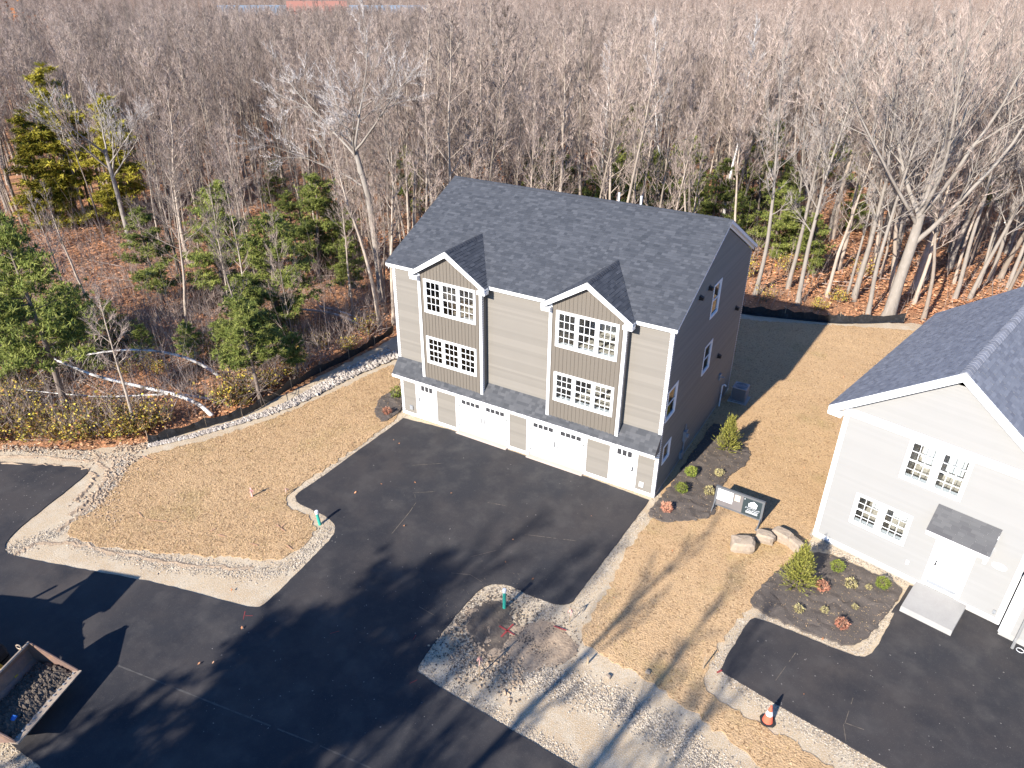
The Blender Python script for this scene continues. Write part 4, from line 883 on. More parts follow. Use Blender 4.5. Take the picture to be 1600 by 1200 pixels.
# silt fences
def silt_fence(label, pts, h, sag, seed):
    r = random.Random(seed); P0 = pts[0]; t = thing('silt_fence', P0, 0, label, 'fence', 'black fabric silt fences')
    mb = MB(); dense = []
    for i in range(len(pts)-1):
        a, b = Vector(pts[i]), Vector(pts[i+1]); n = 8
        for k in range(n): dense.append((a.lerp(b, k/n), k/n))
    dense.append((Vector(pts[-1]), 0)); prev = None
    for p, f in dense:
        hh = h*(1-sag*math.sin(f*math.pi))*r.uniform(.9, 1.05); lean = Vector((r.uniform(-.06, .06), r.uniform(-.06, .06)-.12*math.sin(f*math.pi), 0))
        q = p-Vector(P0); cur = [(q.x-.14*r.random(), q.y-.18, .02), (q.x, q.y, .06), (q.x+lean.x*.5, q.y+lean.y*.5, hh*.55), (q.x+lean.x, q.y+lean.y, hh)]
        if prev:
            for k in range(3): mb.face([prev[k], cur[k], cur[k+1], prev[k+1]])
        prev = cur
    mb.obj('fabric', M['fabric'], t, smooth=True)
    for p in pts:
        q = Vector(p)-Vector(P0); m_ = MB(); m_.box(q.x-.018, q.x+.018, q.y+.025, q.y+.06, 0, h+.12); m_.obj('stake', M['wood'], t)
silt_fence('sagging black silt fence along the white stones left of the house', [tuple(at(px, py)) for px, py in ((232,693),(262,686),(322,668),(378,652),(408,637),(455,608),(500,583),(545,562),(585,540),(614,522))], .62, .3, 1)
silt_fence('black silt fence at the back of the rear lawn below the wooded bank', [tuple(at(px, py)) for px, py in ((1150,488),(1185,493),(1225,497),(1265,501),(1310,505),(1345,505),(1412,503))], .7, .2, 2)
p = at(165, 690); m_ = MB(); o = link('tarp', None)
bpy.data.objects.remove(o)

# wheel loader at the left edge, bucket tilted back and full of stones
LD = thing('wheel_loader', (-12.0, -20.1, 0), rad(19), 'wheel loader at the left edge with rusty bucket full of dark rubble', 'loader')
bw, B0 = 1.27, 0.0
prof = [(.0, .62), (-.75, .40), (-1.25, .50), (-1.55, .85), (-1.62, 1.30), (-1.50, 1.55)]     # x back, z : cutting edge, floor, back
m_ = MB(); th = .04
for (x0, z0), (x1, z1) in zip(prof[:-1], prof[1:]):
    d = Vector((x1-x0, z1-z0)); n = Vector((d.y, -d.x)).normalized()*th
    if n.y > 0: n = -n
    m_.hexa([(x0+n.x, -bw, z0+n.y), (x0+n.x, bw, z0+n.y), (x1+n.x, bw, z1+n.y), (x1+n.x, -bw, z1+n.y), (x0, -bw, z0), (x0, bw, z0), (x1, bw, z1), (x1, -bw, z1)])
for sy in (-1, 1):
    y = sy*bw; ys = (y, y+sy*.035)
    for yy in ys: m_.face([(x, yy, z) for x, z in prof])
    m_.hexa([(-.02,ys[0],.6),(-.02,ys[1],.6),(-1.5,ys[1],1.53),(-1.5,ys[0],1.53),(.03,ys[0],.68),(.03,ys[1],.68),(-1.46,ys[1],1.60),(-1.46,ys[0],1.60)])
bk = m_.obj('bucket', M['steel'], LD)
m_ = MB(); m_.hexa([(-.2,-bw-.05,.555),(.12,-bw-.05,.60),(.12,bw+.05,.60),(-.2,bw+.05,.555),(-.2,-bw-.05,.60),(.12,-bw-.05,.64),(.12,bw+.05,.64),(-.2,bw+.05,.60)]); ce = m_.obj('cutting_edge', M['edge'], bk)
for k in range(12):
    y = -1.15+k*.21; m_ = MB(); m_.tube([(-.06, y, .62), (-.06, y, .66)], [.035, .03], 6); m_.obj('bolt', M['grey'], bk)
m_ = MB(); m_.tube([(-1.50, -bw-.03, 1.56), (-1.50, bw+.03, 1.56)], [.045, .045], 8); m_.obj('spill_guard', M['edge'], bk)
m_ = MB(); m_.tube([(-1.56+.09*math.cos(a*.7), 1.0, 1.68+.09*math.sin(a*.7)) for a in range(10)], [.02]*10, 5); m_.obj('lifting_eye', M['edge'], bk)
r_ = random.Random(8); m_ = MB()
for _ in range(900):
    x = -r_.uniform(.15, 1.35); y = r_.uniform(-1.2, 1.2); m_c = .50+.12*(-x)+.16*math.exp(-((x+.8)/.5)**2)-.12*y*0; rock(m_, (x, y, m_c+.03), r_.uniform(.05, .13), r_)
ru = tag(m_.obj('rubble', M['dirt'], kind='stuff'), 'dark rubble heaped inside the rusty loader bucket', 'rubble'); ru.location = LD.location; ru.rotation_euler = LD.rotation_euler
m_ = MB(); m_.tube([(-.55, -.75, .72), (-.55, -.62, .80)], [.07, .075], 8); bl = tag(m_.obj('plastic_cap', M['blueplastic']), 'small blue plastic piece lying on rubble in the loader bucket', 'plastic'); bl.location = LD.location; bl.rotation_euler = LD.rotation_euler
for sy in (-1, 1):
    m_ = MB(); y = sy*.55
    for (a, b) in (((-1.6, .75), (-2.3, 1.25)), ((-2.3, 1.25), (-3.9, 2.0))):
        d = Vector((b[0]-a[0], 0, b[1]-a[1])).normalized(); n = Vector((-d.z, 0, d.x))*.14
        A = Vector((a[0], y, a[1])); B = Vector((b[0], y, b[1])); w = Vector((0, .06, 0))
        m_.hexa([A-n-w, B-n-w, B-n+w, A-n+w, A+n-w, B+n-w, B+n+w, A+n+w])
    m_.obj('lift_arm', M['yellow'], LD)
    m_ = MB(); m_.tube([(-1.7, sy*.3, 1.2), (-2.9, sy*.3, 1.75)], [.06, .06], 8); m_.tube([(-2.6, sy*.3, 1.62), (-3.7, sy*.3, 1.9)], [.09, .09], 8); m_.obj('hydraulic_ram', M['darkmetal'], LD)
def wheel(x, y):
    m_ = MB(); R_, w_ = .78, .28; n = 24
    for ring in (((R_*.93, -w_), (R_, -w_*.7), (R_, w_*.7), (R_*.93, w_)), ):
        for j in range(n):
            a, b = 2*math.pi*j/n, 2*math.pi*(j+1)/n; lug = .04 if j % 2 else 0
            for (r0, y0), (r1, y1) in zip(ring[:-1], ring[1:]):
                m_.face([(x+(r0+lug)*math.cos(a), y+y0, R_+(r0+lug)*math.sin(a)), (x+(r0+lug)*math.cos(b), y+y0, R_+(r0+lug)*math.sin(b)), (x+(r1+lug)*math.cos(b), y+y1, R_+(r1+lug)*math.sin(b)), (x+(r1+lug)*math.cos(a), y+y1, R_+(r1+lug)*math.sin(a))])
            for s in (-1, 1): m_.face([(x+R_*.93*math.cos(a), y+s*w_, R_+R_*.93*math.sin(a)), (x+R_*.93*math.cos(b), y+s*w_, R_+R_*.93*math.sin(b)), (x+.4*math.cos(b), y+s*w_*.9, R_+.4*math.sin(b)), (x+.4*math.cos(a), y+s*w_*.9, R_+.4*math.sin(a))])
    o = m_.obj('wheel', M['rubber'], LD)
    m_ = MB(); m_.tube([(x, y-w_*.8, R_), (x, y+w_*.8, R_)], [.41, .41], 16); m_.obj('rim', M['yellow'], o)
for x in (-3.3, -6.1):
    for y in (-1.05, 1.05): wheel(x, y)
m_ = MB(); m_.hexa([(-4.6,-.55,.8),(-2.8,-.45,.8),(-2.8,.45,.8),(-4.6,.55,.8),(-4.6,-.55,2.0),(-3.4,-.45,1.9),(-3.4,.45,1.9),(-4.6,.55,2.0)]); m_.hexa([(-7.6,-.95,.9),(-4.7,-.95,.9),(-4.7,.95,.9),(-7.6,.95,.9),(-7.4,-.85,2.1),(-5.6,-.85,2.2),(-5.6,.85,2.2),(-7.4,.85,2.1)]); m_.obj('body', M['yellow'], LD)
m_ = MB()
for x in (-5.6, -4.2):
    for y in (-.72, .72): m_.box(x-.06, x+.06, y-.06, y+.06, 1.9, 3.2)
m_.box(-5.8, -4.0, -.85, .85, 3.2, 3.32); m_.box(-5.6, -4.2, -.75, .75, 1.6, 2.2); cb = m_.obj('cab', M['yellow'], LD)
m_ = MB(); m_.box(-4.2, -4.18, -.66, .66, 2.2, 3.2); m_.box(-5.6, -4.2, -.73, -.71, 2.2, 3.2); m_.box(-5.6, -4.2, .71, .73, 2.2, 3.2); m_.obj('pane', M['glass'], cb)
m_ = MB(); m_.tube([(-6.4, .4, 2.1), (-6.4, .4, 2.9)], [.06, .06], 8); m_.obj('exhaust_stack', M['darkmetal'], LD)

# ------------------------------------------------------------------ planted shrubs
def ball_shrub(seed, rad_, n, mat_, leaf=.035, flat=.9):
    r = random.Random(seed); st = MB(); lf = MB()
    for k in range(14):
        a = r.random()*6.28; e = r.uniform(.3, 1.4); st.tube([(0, 0, 0), (.35*rad_*math.cos(a), .35*rad_*math.sin(a), rad_*.5), (rad_*.8*math.cos(a)*math.cos(e), rad_*.8*math.sin(a)*math.cos(e), rad_*flat+rad_*.75*math.sin(e)*flat)], [.012, .009, .004], 4)
    for k in range(n):
        v = Vector((r.gauss(0, 1), r.gauss(0, 1), r.gauss(0, 1))).normalized(); q = rad_*r.uniform(.72, 1.02)*(1+.12*math.sin(5*v.x+seed)*math.cos(4*v.y)); p = Vector((v.x*q, v.y*q, rad_*flat+v.z*q*flat))
        if p.z < .01: continue
        up = (v*.35+Vector((r.gauss(0, .6), r.gauss(0, .6), r.gauss(0, .6)))).normalized(); s = up.cross(Vector((r.random(), r.random(), r.random()))).normalized()
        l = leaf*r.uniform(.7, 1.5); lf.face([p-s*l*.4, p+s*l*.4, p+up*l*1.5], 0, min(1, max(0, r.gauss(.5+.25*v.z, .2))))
    return st.mesh('stems', [M['pinebark']]), lf.mesh('foliage', [mat_])
def conifer_spray(seed, H, R_, n):
    r = random.Random(seed); st = MB(); lf = MB(); st.tube([(0, 0, 0), (0, 0, H*.8)], [.04, .01], 5)
    for k in range(n):
        t = r.random()**.8; z = t*H*.88+.04; rr = R_*(1-t)**.75*(.75+.25*math.sin(k))*1.0+.05; a = r.random()*6.28
        b = Vector((rr*.3*math.cos(a), rr*.3*math.sin(a), z*.85)); tip = Vector((rr*math.cos(a), rr*math.sin(a), z+.16+.25*r.random()*(.4+t)))
        if r.random() < .12: tip = tip+(tip-b).normalized()*r.uniform(.08, .3)
        st.spike(b, tip, .006)
        d = tip-b
        for j in range(9):
            f = .35+.65*j/8; p = b+d*f; a2 = r.random()*6.28; q = (d.normalized()+Vector((math.cos(a2), math.sin(a2), r.uniform(-.3, .6)))*.7).normalized(); s = q.cross(d).normalized(); l = r.uniform(.06, .13)*(1.2-.5*f)
            lf.face([p-s*.02, p+s*.02, p+q*l], 0, min(1, max(0, r.gauss(.35+.3*f, .2))))
    return st.mesh('stems', [M['pinebark']]), lf.mesh('foliage', [M['juniper']])
def plant(name, px, py, meshes, label, cat, group=None, sc=1, z=.08, rz=0):
    p = at(px, py); t = thing(name, (p.x, p.y, z), rz, label, cat, group); t.scale = (sc, sc, sc)
    link('stems', meshes[0], t); link('foliage', meshes[1], t); return t
plant('juniper', 1135, 706, conifer_spray(1, 1.75, .64, 620), 'tall feathery yellow-green juniper beside the taupe house', 'juniper', 'upright junipers')
plant('juniper', 1243, 918, conifer_spray(2, 1.75, .76, 760), 'tall feathery yellow-green juniper by the white house corner', 'juniper', 'upright junipers')
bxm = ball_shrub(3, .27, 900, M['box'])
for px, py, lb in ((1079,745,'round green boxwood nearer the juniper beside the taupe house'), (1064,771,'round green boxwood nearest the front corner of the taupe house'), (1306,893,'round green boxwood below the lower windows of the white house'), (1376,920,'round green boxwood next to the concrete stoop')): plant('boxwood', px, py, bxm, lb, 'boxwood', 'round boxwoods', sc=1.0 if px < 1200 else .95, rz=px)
rdm = ball_shrub(4, .24, 380, M['redleaf'], .05, .8)
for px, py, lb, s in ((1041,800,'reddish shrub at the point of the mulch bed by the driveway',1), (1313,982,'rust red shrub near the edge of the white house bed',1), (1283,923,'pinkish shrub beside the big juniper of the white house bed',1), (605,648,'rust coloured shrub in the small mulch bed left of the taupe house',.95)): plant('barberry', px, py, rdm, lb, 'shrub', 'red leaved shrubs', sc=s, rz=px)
stm = ball_shrub(5, .2, 180, M['strawleaf'], .05, .7)
for px, py, lb, s in ((1123,744,'small pale perennial below the tall juniper of the taupe house bed',1), (1107,773,'pale perennial just left of the yard sign',1.15), (1327,918,'pale tan perennial between the two boxwoods of the white house bed',1.1), (1356,922,'tiny pale plant beside the boxwood next to the stoop',.6), (1334,953,'small yellow-green plant above the rust red shrub',.6), (1246,957,'pale tan perennial at the lower left of the white house bed',.9), (1287,958,'faint pale plant left of the rust red shrub',.7)): plant('perennial', px, py, stm, lb, 'perennial', 'small pale perennials', sc=s, rz=px)
plant('leafy_shrub', 620, 622, ball_shrub(6, .34, 420, M['box'], .06, .9), 'light green shrub against the left corner of the taupe house', 'shrub')

# ------------------------------------------------------------------ trees
UPV = Vector((0, 0, 1))
def rdir(r, d, ang):                                         # a direction at about ang from d
    a = d.cross(Vector((r.gauss(0, 1), r.gauss(0, 1), r.gauss(0, 1))))
    if a.length < 1e-6: a = Vector((1, 0, 0))
    a.normalize(); return (d*math.cos(ang)+a*math.sin(ang)).normalized()
def twigs(mb, r, p, d, L, n, rad_):
    for _ in range(n):
        q = rdir(r, d, r.uniform(.2, .95)); q = (q+UPV*.2).normalized(); l = L*r.uniform(.5, 1.2); mid = p+q*l*.55; e = (q+UPV*.25+Vector((r.gauss(0, .2), r.gauss(0, .2), 0))).normalized()
        mb.spike(p, mid+e*l*.5, rad_, c=r.random())
def bare_tree(seed, H, r0, cs, spread, nl, upness=.9, sub=6, tw=4, twr=.014):
    """tapered trunk with limbs, and a crown of branches and twigs"""
    r = random.Random(seed); T = MB(); Cn = MB(); P = [Vector((0, 0, -.3))]; x = Vector((r.gauss(0, .02), r.gauss(0, .02), 1)).normalized(); n = 12
    for i in range(n):
        x = (x+Vector((r.gauss(0, .035), r.gauss(0, .035), .06))).normalized(); P.append(P[-1]+x*(H/n))
    R_ = [r0*1.25]+[r0*max(.06, (1-.93*((i)/n)**.9)) for i in range(1, n+1)]
    T.tube(P, R_, 7, cap=False)
    for k in range(nl):
        t = cs+(1-cs)*(k+r.random()*.8)/nl; t = min(t, .97); f = t*n; i = int(f); p = P[i].lerp(P[i+1], f-i); rr = R_[i]
        az = k*2.4+r.gauss(0, .5); el = (.45+.75*upness*t)+r.gauss(0, .12); d = Vector((math.cos(az)*math.cos(el), math.sin(az)*math.cos(el), math.sin(el)))
        L = spread*H*(1.08-t)**.8*r.uniform(.75, 1.2)*(.6 if t < cs+.1 else 1); pts = [p]; m = 5
        for j in range(m):
            d = (d+Vector((r.gauss(0, .1), r.gauss(0, .1), .12*upness+r.gauss(0, .05)))).normalized(); pts.append(pts[-1]+d*(L/m))
        lr = max(.02, rr*.45); T.tube(pts, [lr*(1-.8*j/m) for j in range(m+1)], 4, cap=False)
        for j in range(sub):
            f2 = .25+.75*(j+r.random())/sub; f2 = min(f2, .99)*m; a = int(f2); b = pts[a].lerp(pts[a+1], f2-a); dd = (pts[a+1]-pts[a]).normalized()
            e = rdir(r, dd, r.uniform(.4, .9)); e = (e+UPV*.3*upness).normalized(); l2 = L*.42*r.uniform(.6, 1.2)*(1.1-.5*f2/m); q1 = b+e*l2*.5; e2 = (e+UPV*.2+Vector((r.gauss(0, .15),)*3)).normalized(); q2 = q1+e2*l2*.5
            br = max(.016, lr*.4); Cn.tube([b, q1, q2], [br, br*.7, br*.3], 3, c=r.random(), cap=False)
            twigs(Cn, r, b.lerp(q1, .6), e, l2*.75, tw//2, twr); twigs(Cn, r, q1, e2, l2*.85, tw, twr); twigs(Cn, r, q2, e2, l2*.8, tw, twr)
        twigs(Cn, r, pts[-1], d, L*.25, tw, twr)
    twigs(Cn, r, P[-1], UPV, H*.05, tw*2, twr)
    return T, Cn
def grow(T, Cn, r, p, d, L, rad_, lev, tw=4, twr=.016, rise=.14, lift=.2):
    m = 6; pts = [p]
    for j in range(m):
        d = (d+Vector((r.gauss(0, .09), r.gauss(0, .09), rise+r.gauss(0, .05)))).normalized(); pts.append(pts[-1]+d*(L/m))
    T.tube(pts, [rad_*(1-.62*j/m) for j in range(m+1)], 7 if rad_ > .12 else 4, cap=False)
    if lev == 0:
        for q in pts[2:]: twigs(Cn, r, q, d, L*.35, tw, twr)
        return
    for j in range(5 if lev > 1 else 6):
        f = r.uniform(.35, .98)*m; a = min(int(f), m-1); b = pts[a].lerp(pts[a+1], f-a); e = rdir(r, (pts[a+1]-pts[a]).normalized(), r.uniform(.4, .95)); e = (e+UPV*lift).normalized()
        grow(T, Cn, r, b, e, L*r.uniform(.4, .62), rad_*(1-.62*a/m)*.5, lev-1, tw, twr, rise, lift)
    grow(T, Cn, r, pts[-1], d, L*.5, rad_*.36, lev-1, tw, twr, rise, lift)
def put(name, p, meshes, mats, label, cat, group, h=1.0, rz=0.0, names=('trunk', 'crown'), lean=(0, 0)):
    t = thing(name, (p[0], p[1], -.1), rz, label, cat, group); t.scale = (h, h, h); t.rotation_euler = (lean[0], lean[1], rz)
    for nm, me in zip(names, meshes): link(nm, me, t)
    return t
PROTO = []
for i, (seed, cs, sp, nl, up_) in enumerate(((9,.28,.30,26,.75),(1,.42,.20,22,1.0),(2,.5,.17,18,1.1),(3,.35,.22,24,.9),(4,.55,.20,17,1.1),(5,.45,.16,20,1.15),(6,.4,.24,24,.85),(7,.5,.21,20,1.0),(8,.6,.2,15,1.1))):
    T, Cn = bare_tree(100+seed, 15, .115+.02*(i % 3), cs-.03, sp*1.35, nl, up_*.85, sub=6, tw=4, twr=.0105)
    PROTO.append((T.mesh('trunk', [M['bark']], True), Cn.mesh('crown', [M['twig']])))
PALE = []
for i, (seed, cs, sp, nl) in enumerate(((1,.35,.24,22),(2,.4,.20,20),(3,.3,.27,24))):
    T, Cn = bare_tree(200+seed, 15, .15, cs, sp*1.1, nl, .9, sub=6, tw=4, twr=.010)
    PALE.append((T.mesh('trunk', [M['palebark']], True), Cn.mesh('crown', [M['paletwig']])))
FEAT = []; VIS = []; LAST = [None]
def feature(px, py, h, meshes, label, name='bare_tree', group=None, rz=0, H=15.0, lean=(0, 0), cat='tree', names=('trunk', 'crown'), vis=0):
    p = at(px, py);
    if vis: VIS.append((px, math.hypot(p.x-CAM[0], p.y-CAM[1]), vis))
    FEAT.append((p.x, p.y)); LAST[0] = put(name, p, meshes, None, label, cat, group, h/H, rz, names, lean); return LAST[0]
# the big spreading tree behind the white house
r = random.Random(44); T, Cn = MB(), MB()
tr = [Vector((0, 0, -.3)), Vector((.05, 0, .4)), Vector((.1, .05, 2.5)), Vector((.25, .05, 5.2)), Vector((.3, .1, 7.2))]; T.tube(tr, [.54, .42, .35, .32, .26], 10, cap=False)
for (zb, az, el, L, rr) in ((5.0,-.35,.85,9.5,.24),(7.0,2.6,1.0,8.5,.22),(7.1,1.7,1.32,9.5,.25),(7.0,.1,1.05,9.0,.22),(7.1,-1.2,1.15,8.5,.2),(6.4,3.6,.95,8,.18),(6.8,.9,1.2,9.0,.2)):
    b = Vector((.22, .06, zb)); grow(T, Cn, r, b, Vector((math.cos(az)*math.cos(el), math.sin(az)*math.cos(el), math.sin(el))), L, rr*.72, 2, tw=4, twr=.010, rise=.05)
feature(1388, 492, 19, (T.mesh('trunk', [M['palebark']], True), Cn.mesh('crown', [M['twig']])), 'biggest bare tree with thick pale trunk forking wide behind the back fence', rz=0.35, H=19)
# the white-limbed tree left of the house
r = random.Random(61); T, Cn = MB(), MB()
T.tube([Vector((0, 0, -.3)), Vector((0, 0, .5)), Vector((-.1, 0, 4)), Vector((-.45, .1, 8)), Vector((-1.15, .1, 11))], [.36, .28, .24, .21, .17], 9, cap=False)
for (b, az, el, L, rr) in (((-1.15,.1,10.6),2.9,.75,5.5,.13),((-1.2,.1,10.9),1.2,1.15,5.5,.14),((-1.2,.1,10.9),.1,.85,5.0,.12),((-1.2,.1,10.5),-1.3,.9,4.6,.11),((-.9,.1,8.6),3.3,.55,5.0,.10),((-1.0,.1,9.4),2.0,.8,5.2,.11)):
    grow(T, Cn, r, Vector(b), Vector((math.cos(az)*math.cos(el), math.sin(az)*math.cos(el), math.sin(el))), L, rr*.85, 2, tw=3, twr=.010, rise=.0, lift=.05)
WT = (T.mesh('trunk', [M['palebark']], True), Cn.mesh('crown', [M['whitetwig']]))
feature(597, 470, 15.6, WT, 'tall tree with spreading white limbs rising behind the left corner of the taupe house', H=16.5, rz=.2)
T, Cn = MB(), MB(); r = random.Random(71)
T.tube([Vector((0, 0, -.3)), Vector((0, 0, 1)), Vector((-.2, .1, 5)), Vector((-.4, .1, 8))], [.26, .2, .17, .14], 8, cap=False)
for k in range(6): grow(T, Cn, r, Vector((-.3-.02*k, .1, 5.6+.4*k)), Vector((math.cos(k*2.2)*.8, math.sin(k*2.2)*.8, .75)).normalized(), 4.2, .09, 2, tw=2, twr=.010, rise=.05)
SN = (T.mesh('trunk', [M['palebark']], True), Cn.mesh('crown', [M['whitetwig']]))
feature(205, 385, 13, SN, 'silvery dead tree with many crooked white limbs beside the yellow-green cedars', H=13)
feature(12, 330, 11, SN, 'silvery dead tree whose white limbs cross the left edge of the picture', H=13, rz=2)
# pale trunks at the edge behind the lawn, and birches further back
for i, (px, py, top, lb) in enumerate(((1180,458,(1236,15),'straight pale trunk standing closest to the rear corner of the taupe house'),(1232,447,(1285,40),'straight pale tree second from the rear corner of the taupe house'),(1247,472,(1300,30),'slim pale tree just behind the start of the rear silt fence'),(1357,489,(1390,60),'pale trunk growing tight against the left of the biggest tree'),(1492,466,(1560,40),'left one of the close pair of leaning pale trunks above the white house roof'),(1515,466,(1590,60),'right one of the close pair of leaning pale trunks above the white house roof'),(1575,450,(1640,60),'pale leaning trunk nearest the right picture edge above the roof'),(1606,450,(1670,20),'thick pale trunk cut by the right picture edge'))):
    h = height((px, py), top); feature(px, py, min(h, 18), PALE[i % 3], lb, rz=i*1.3, group=None, lean=((0, .10) if px > 1450 else (0, .03)))
BIR = []
for i in range(2):
    T, Cn = bare_tree(300+i, 15, .13, .38, .24, 22, .9, sub=6, tw=4, twr=.011); BIR.append((T.mesh('trunk', [M['birch']], True), Cn.mesh('crown', [M['whitetwig']])))
for i, (px, py, top, lb) in enumerate(((937,325,(903,60),'white birch with bent trunk rising just behind the roof ridge'),(1033,335,(1060,10),'tall white birch right of the pines behind the roof ridge'),(772,300,(765,60),'white birch standing in russet leaves behind the left part of the ridge'),(1130,350,(1225,20),'tall white birch above the right end of the roof ridge'))):
    feature(px, py, height((px, py), top), BIR[i % 2], lb, name='birch_tree', rz=i*2.0)
# pines
def pine(seed, H, r0, base, R_, dens=1.0, clump=9, mats=None):
    r = random.Random(seed); T, Cn = MB(), MB(); P = [Vector((0, 0, -.3))]; x = UPV.copy()
    for i in range(8): x = (x+Vector((r.gauss(0, .03), r.gauss(0, .03), .1))).normalized(); P.append(P[-1]+x*(H/8))
    T.tube(P, [r0*(1.1-.98*i/8) for i in range(9)], 7, cap=False); nw = int(H*2.0)
    for k in range(nw):
        t = base+(1-base)*(k+r.random()*.5)/nw; f = t*8; i = min(int(f), 7); p = P[i].lerp(P[i+1], f-i); u = (t-base)/(1-base)
        for b in range(r.choice((3, 4, 5))):
            az = r.random()*6.28; el = .05+.55*u+r.gauss(0, .15); L = R_*(min(1, .55+1.2*u) if u < .35 else 1)*(1.05-u)**.7*r.uniform(.6, 1.15)
            if r.random() < .12: continue
            d = Vector((math.cos(az)*math.cos(el), math.sin(az)*math.cos(el), math.sin(el))); q = p+d*L*.6; e = (d+UPV*.3).normalized(); q2 = q+e*L*.4
            T.tube([p, q, q2], [.03, .02, .006], 3, cap=False)
            nc = max(5, int(L*11*dens))
            for j in range(nc):
                s = .3+.7*(j+r.random())/nc; o = p.lerp(q, s/.6) if s < .6 else q.lerp(q2, (s-.6)/.4); o = o+Vector((r.gauss(0, .2), r.gauss(0, .2), r.gauss(.03, .09)))*(.5+L*.3); cc = r.random()
                for m in range(clump):
                    v = Vector((r.gauss(0, 1), r.gauss(0, 1), r.gauss(.35, .8))).normalized(); l = r.uniform(.15, .34); w = (v.cross(UPV)+Vector((r.gauss(0, .25), r.gauss(0, .25), r.gauss(0, .25)))).normalized()*.03
                    Cn.face([o-w, o+w, o+v*l], 0, min(1, max(0, cc*.6+r.random()*.4)))
    for m in range(16):                                      # dead lower limbs
        t = base*r.uniform(.35, 1.0); i = min(int(t*8), 7); p = P[i].lerp(P[i+1], t*8-i); az = r.random()*6.28; d = Vector((math.cos(az), math.sin(az), r.uniform(-.25, .2))); L = R_*r.uniform(.3, .7); T.tube([p, p+d*L*.5, p+d*L+Vector((0, 0, -.1*L))], [.022, .014, .005], 3, cap=False); twigs(T, r, p+d*L*.5, d, L*.5, 3, .006)
    for m in range(30):
        v = Vector((r.gauss(0, .6), r.gauss(0, .6), 1)).normalized(); o = P[-1]; w = v.cross(Vector((1, .2, 0))).normalized()*.025; Cn.face([o-w, o+w, o+v*.35], 0, .6)
    return T.mesh('trunk', [M['pinebark']], True), Cn.mesh('crown', [mats or M['needle']])
PIN = [pine(1, 10, .17, .34, 3.3, 1.3, 15), pine(2, 10, .13, .18, 2.7, 1.3, 15), pine(3, 10, .14, .10, 3.4, 1.3, 15), pine(4, 10, .12, .40, 2.7, 1.3, 15)]
CED = pine(9, 10, .12, .04, 1.8, 3.0, 15, M['cedar'])
for i, (px, py, top, k, lb) in enumerate(((106,652,(45,335),0,'tall leaning white pine with long bare lower trunk at the left wood edge'),(60,560,(10,360),2,'broad green pine behind the leaning pine at the far left'),(408,632,(352,470),3,'young pine with thin bare trunk nearest the silt fence'),(466,590,(440,520),3,'very small pine stem beside the silt fence'),
    (440,530,(385,340),2,'full green pine left of the big white-limbed tree'),(350,470,(325,290),1,'dark green pine behind the young pine'),(255,470,(228,330),1,'narrow green pine standing among brown leaves'),(500,430,(480,275),2,'bright green pine half hidden behind bare stems'),(545,460,(530,370),1,'little pale green pine at the foot of the white-limbed tree'),(190,540,(170,470),2,'low bushy pine near the arching birch'),(300,560,(290,500),2,'low pale green pine behind the arching birch'),
    (845,330,(838,215),1,'left pine of the green row behind the roof ridge'),(885,335,(878,245),2,'low broad pine of the green row behind the roof ridge'),(985,330,(985,170),1,'tallest pine of the green row behind the roof ridge'),(960,345,(955,230),2,'bushy pine in the middle of the green row behind the ridge'),(1062,340,(1058,215),2,'right pine of the green row behind the roof ridge'),(1110,365,(1105,250),1,'pine above the right end of the roof ridge'),(1205,400,(1210,285),2,'pine between pale trunks behind the rear lawn'),(1262,430,(1268,330),1,'small pine in front of the leafy slope'),(1300,300,(1300,160),1,'pine deep in the woods left of the biggest tree'),(1545,330,(1550,250),1,'dark pine deep in the woods above the white roof'),(640,330,(640,230),2,'dark pine among bare stems left of the roof ridge'),(1180,330,(1185,190),2,'green pine far behind the pale trunks'),(430,330,(425,250),1,'green pine deep among leaning bare stems'),(405,560,(400,430),2,'wide soft green pine in front of the full green pine'),(330,400,(322,300),2,'dark bushy pine deep in the left woods beneath leaning stems'),(20,610,(20,480),2,'low wide pine at the left edge below the broad green pine'),(465,395,(462,300),2,'bushy pine with yellowish tips right of the dark left pines'),(530,410,(520,310),2,'bright bushy pine touching the white-limbed trunk on its left'),(130,580,(125,440),2,'green pine right of the leaning pine crown'),(230,560,(225,505),2,'knee-high spreading pine above the arching birch'),
    (830,300,(828,225),2,'far wide pine at the left end of the green row behind the ridge'),(925,345,(920,260),2,'wide pine left of the tallest one in the row behind the ridge'),(1010,350,(1010,240),2,'wide pine right of the tallest one in the row behind the ridge'),(1085,350,(1085,270),2,'bushy pine just left of the roof end'),(1150,390,(1150,300),2,'wide pine above the rear gable corner'),(1215,350,(1215,260),2,'bushy pine higher up between the pale trunks'),(1240,400,(1240,330),2,'low pine beside the second pale trunk'),(1330,360,(1330,290),2,'low dark pine left of the biggest trunk'))):
    h = max(2.2, height((px, py), top)); feature(px, py, h, PIN[k], lb, name='pine_tree', rz=i*1.7, H=10.0, vis=26 if py < 500 else 0)
    t = LAST[0]; w_ = 1.0 if i == 0 else 1.55; t.scale = (t.scale[0]*w_, t.scale[0]*w_, t.scale[2]*1.05)
for px, py, top, lb in ((122,345,(80,92),'taller yellow-green cedar at the left among bare trees'),(75,350,(58,165),'lower yellow-green cedar at the left among bare trees'),(200,350,(190,140),'slim cedar behind the silvery dead tree')): feature(px, py, height((px, py), top), CED, lb, name='cedar_tree', vis=34, H=10.0, cat='tree').scale.xy = [1.7*height((px, py), top)/10]*2
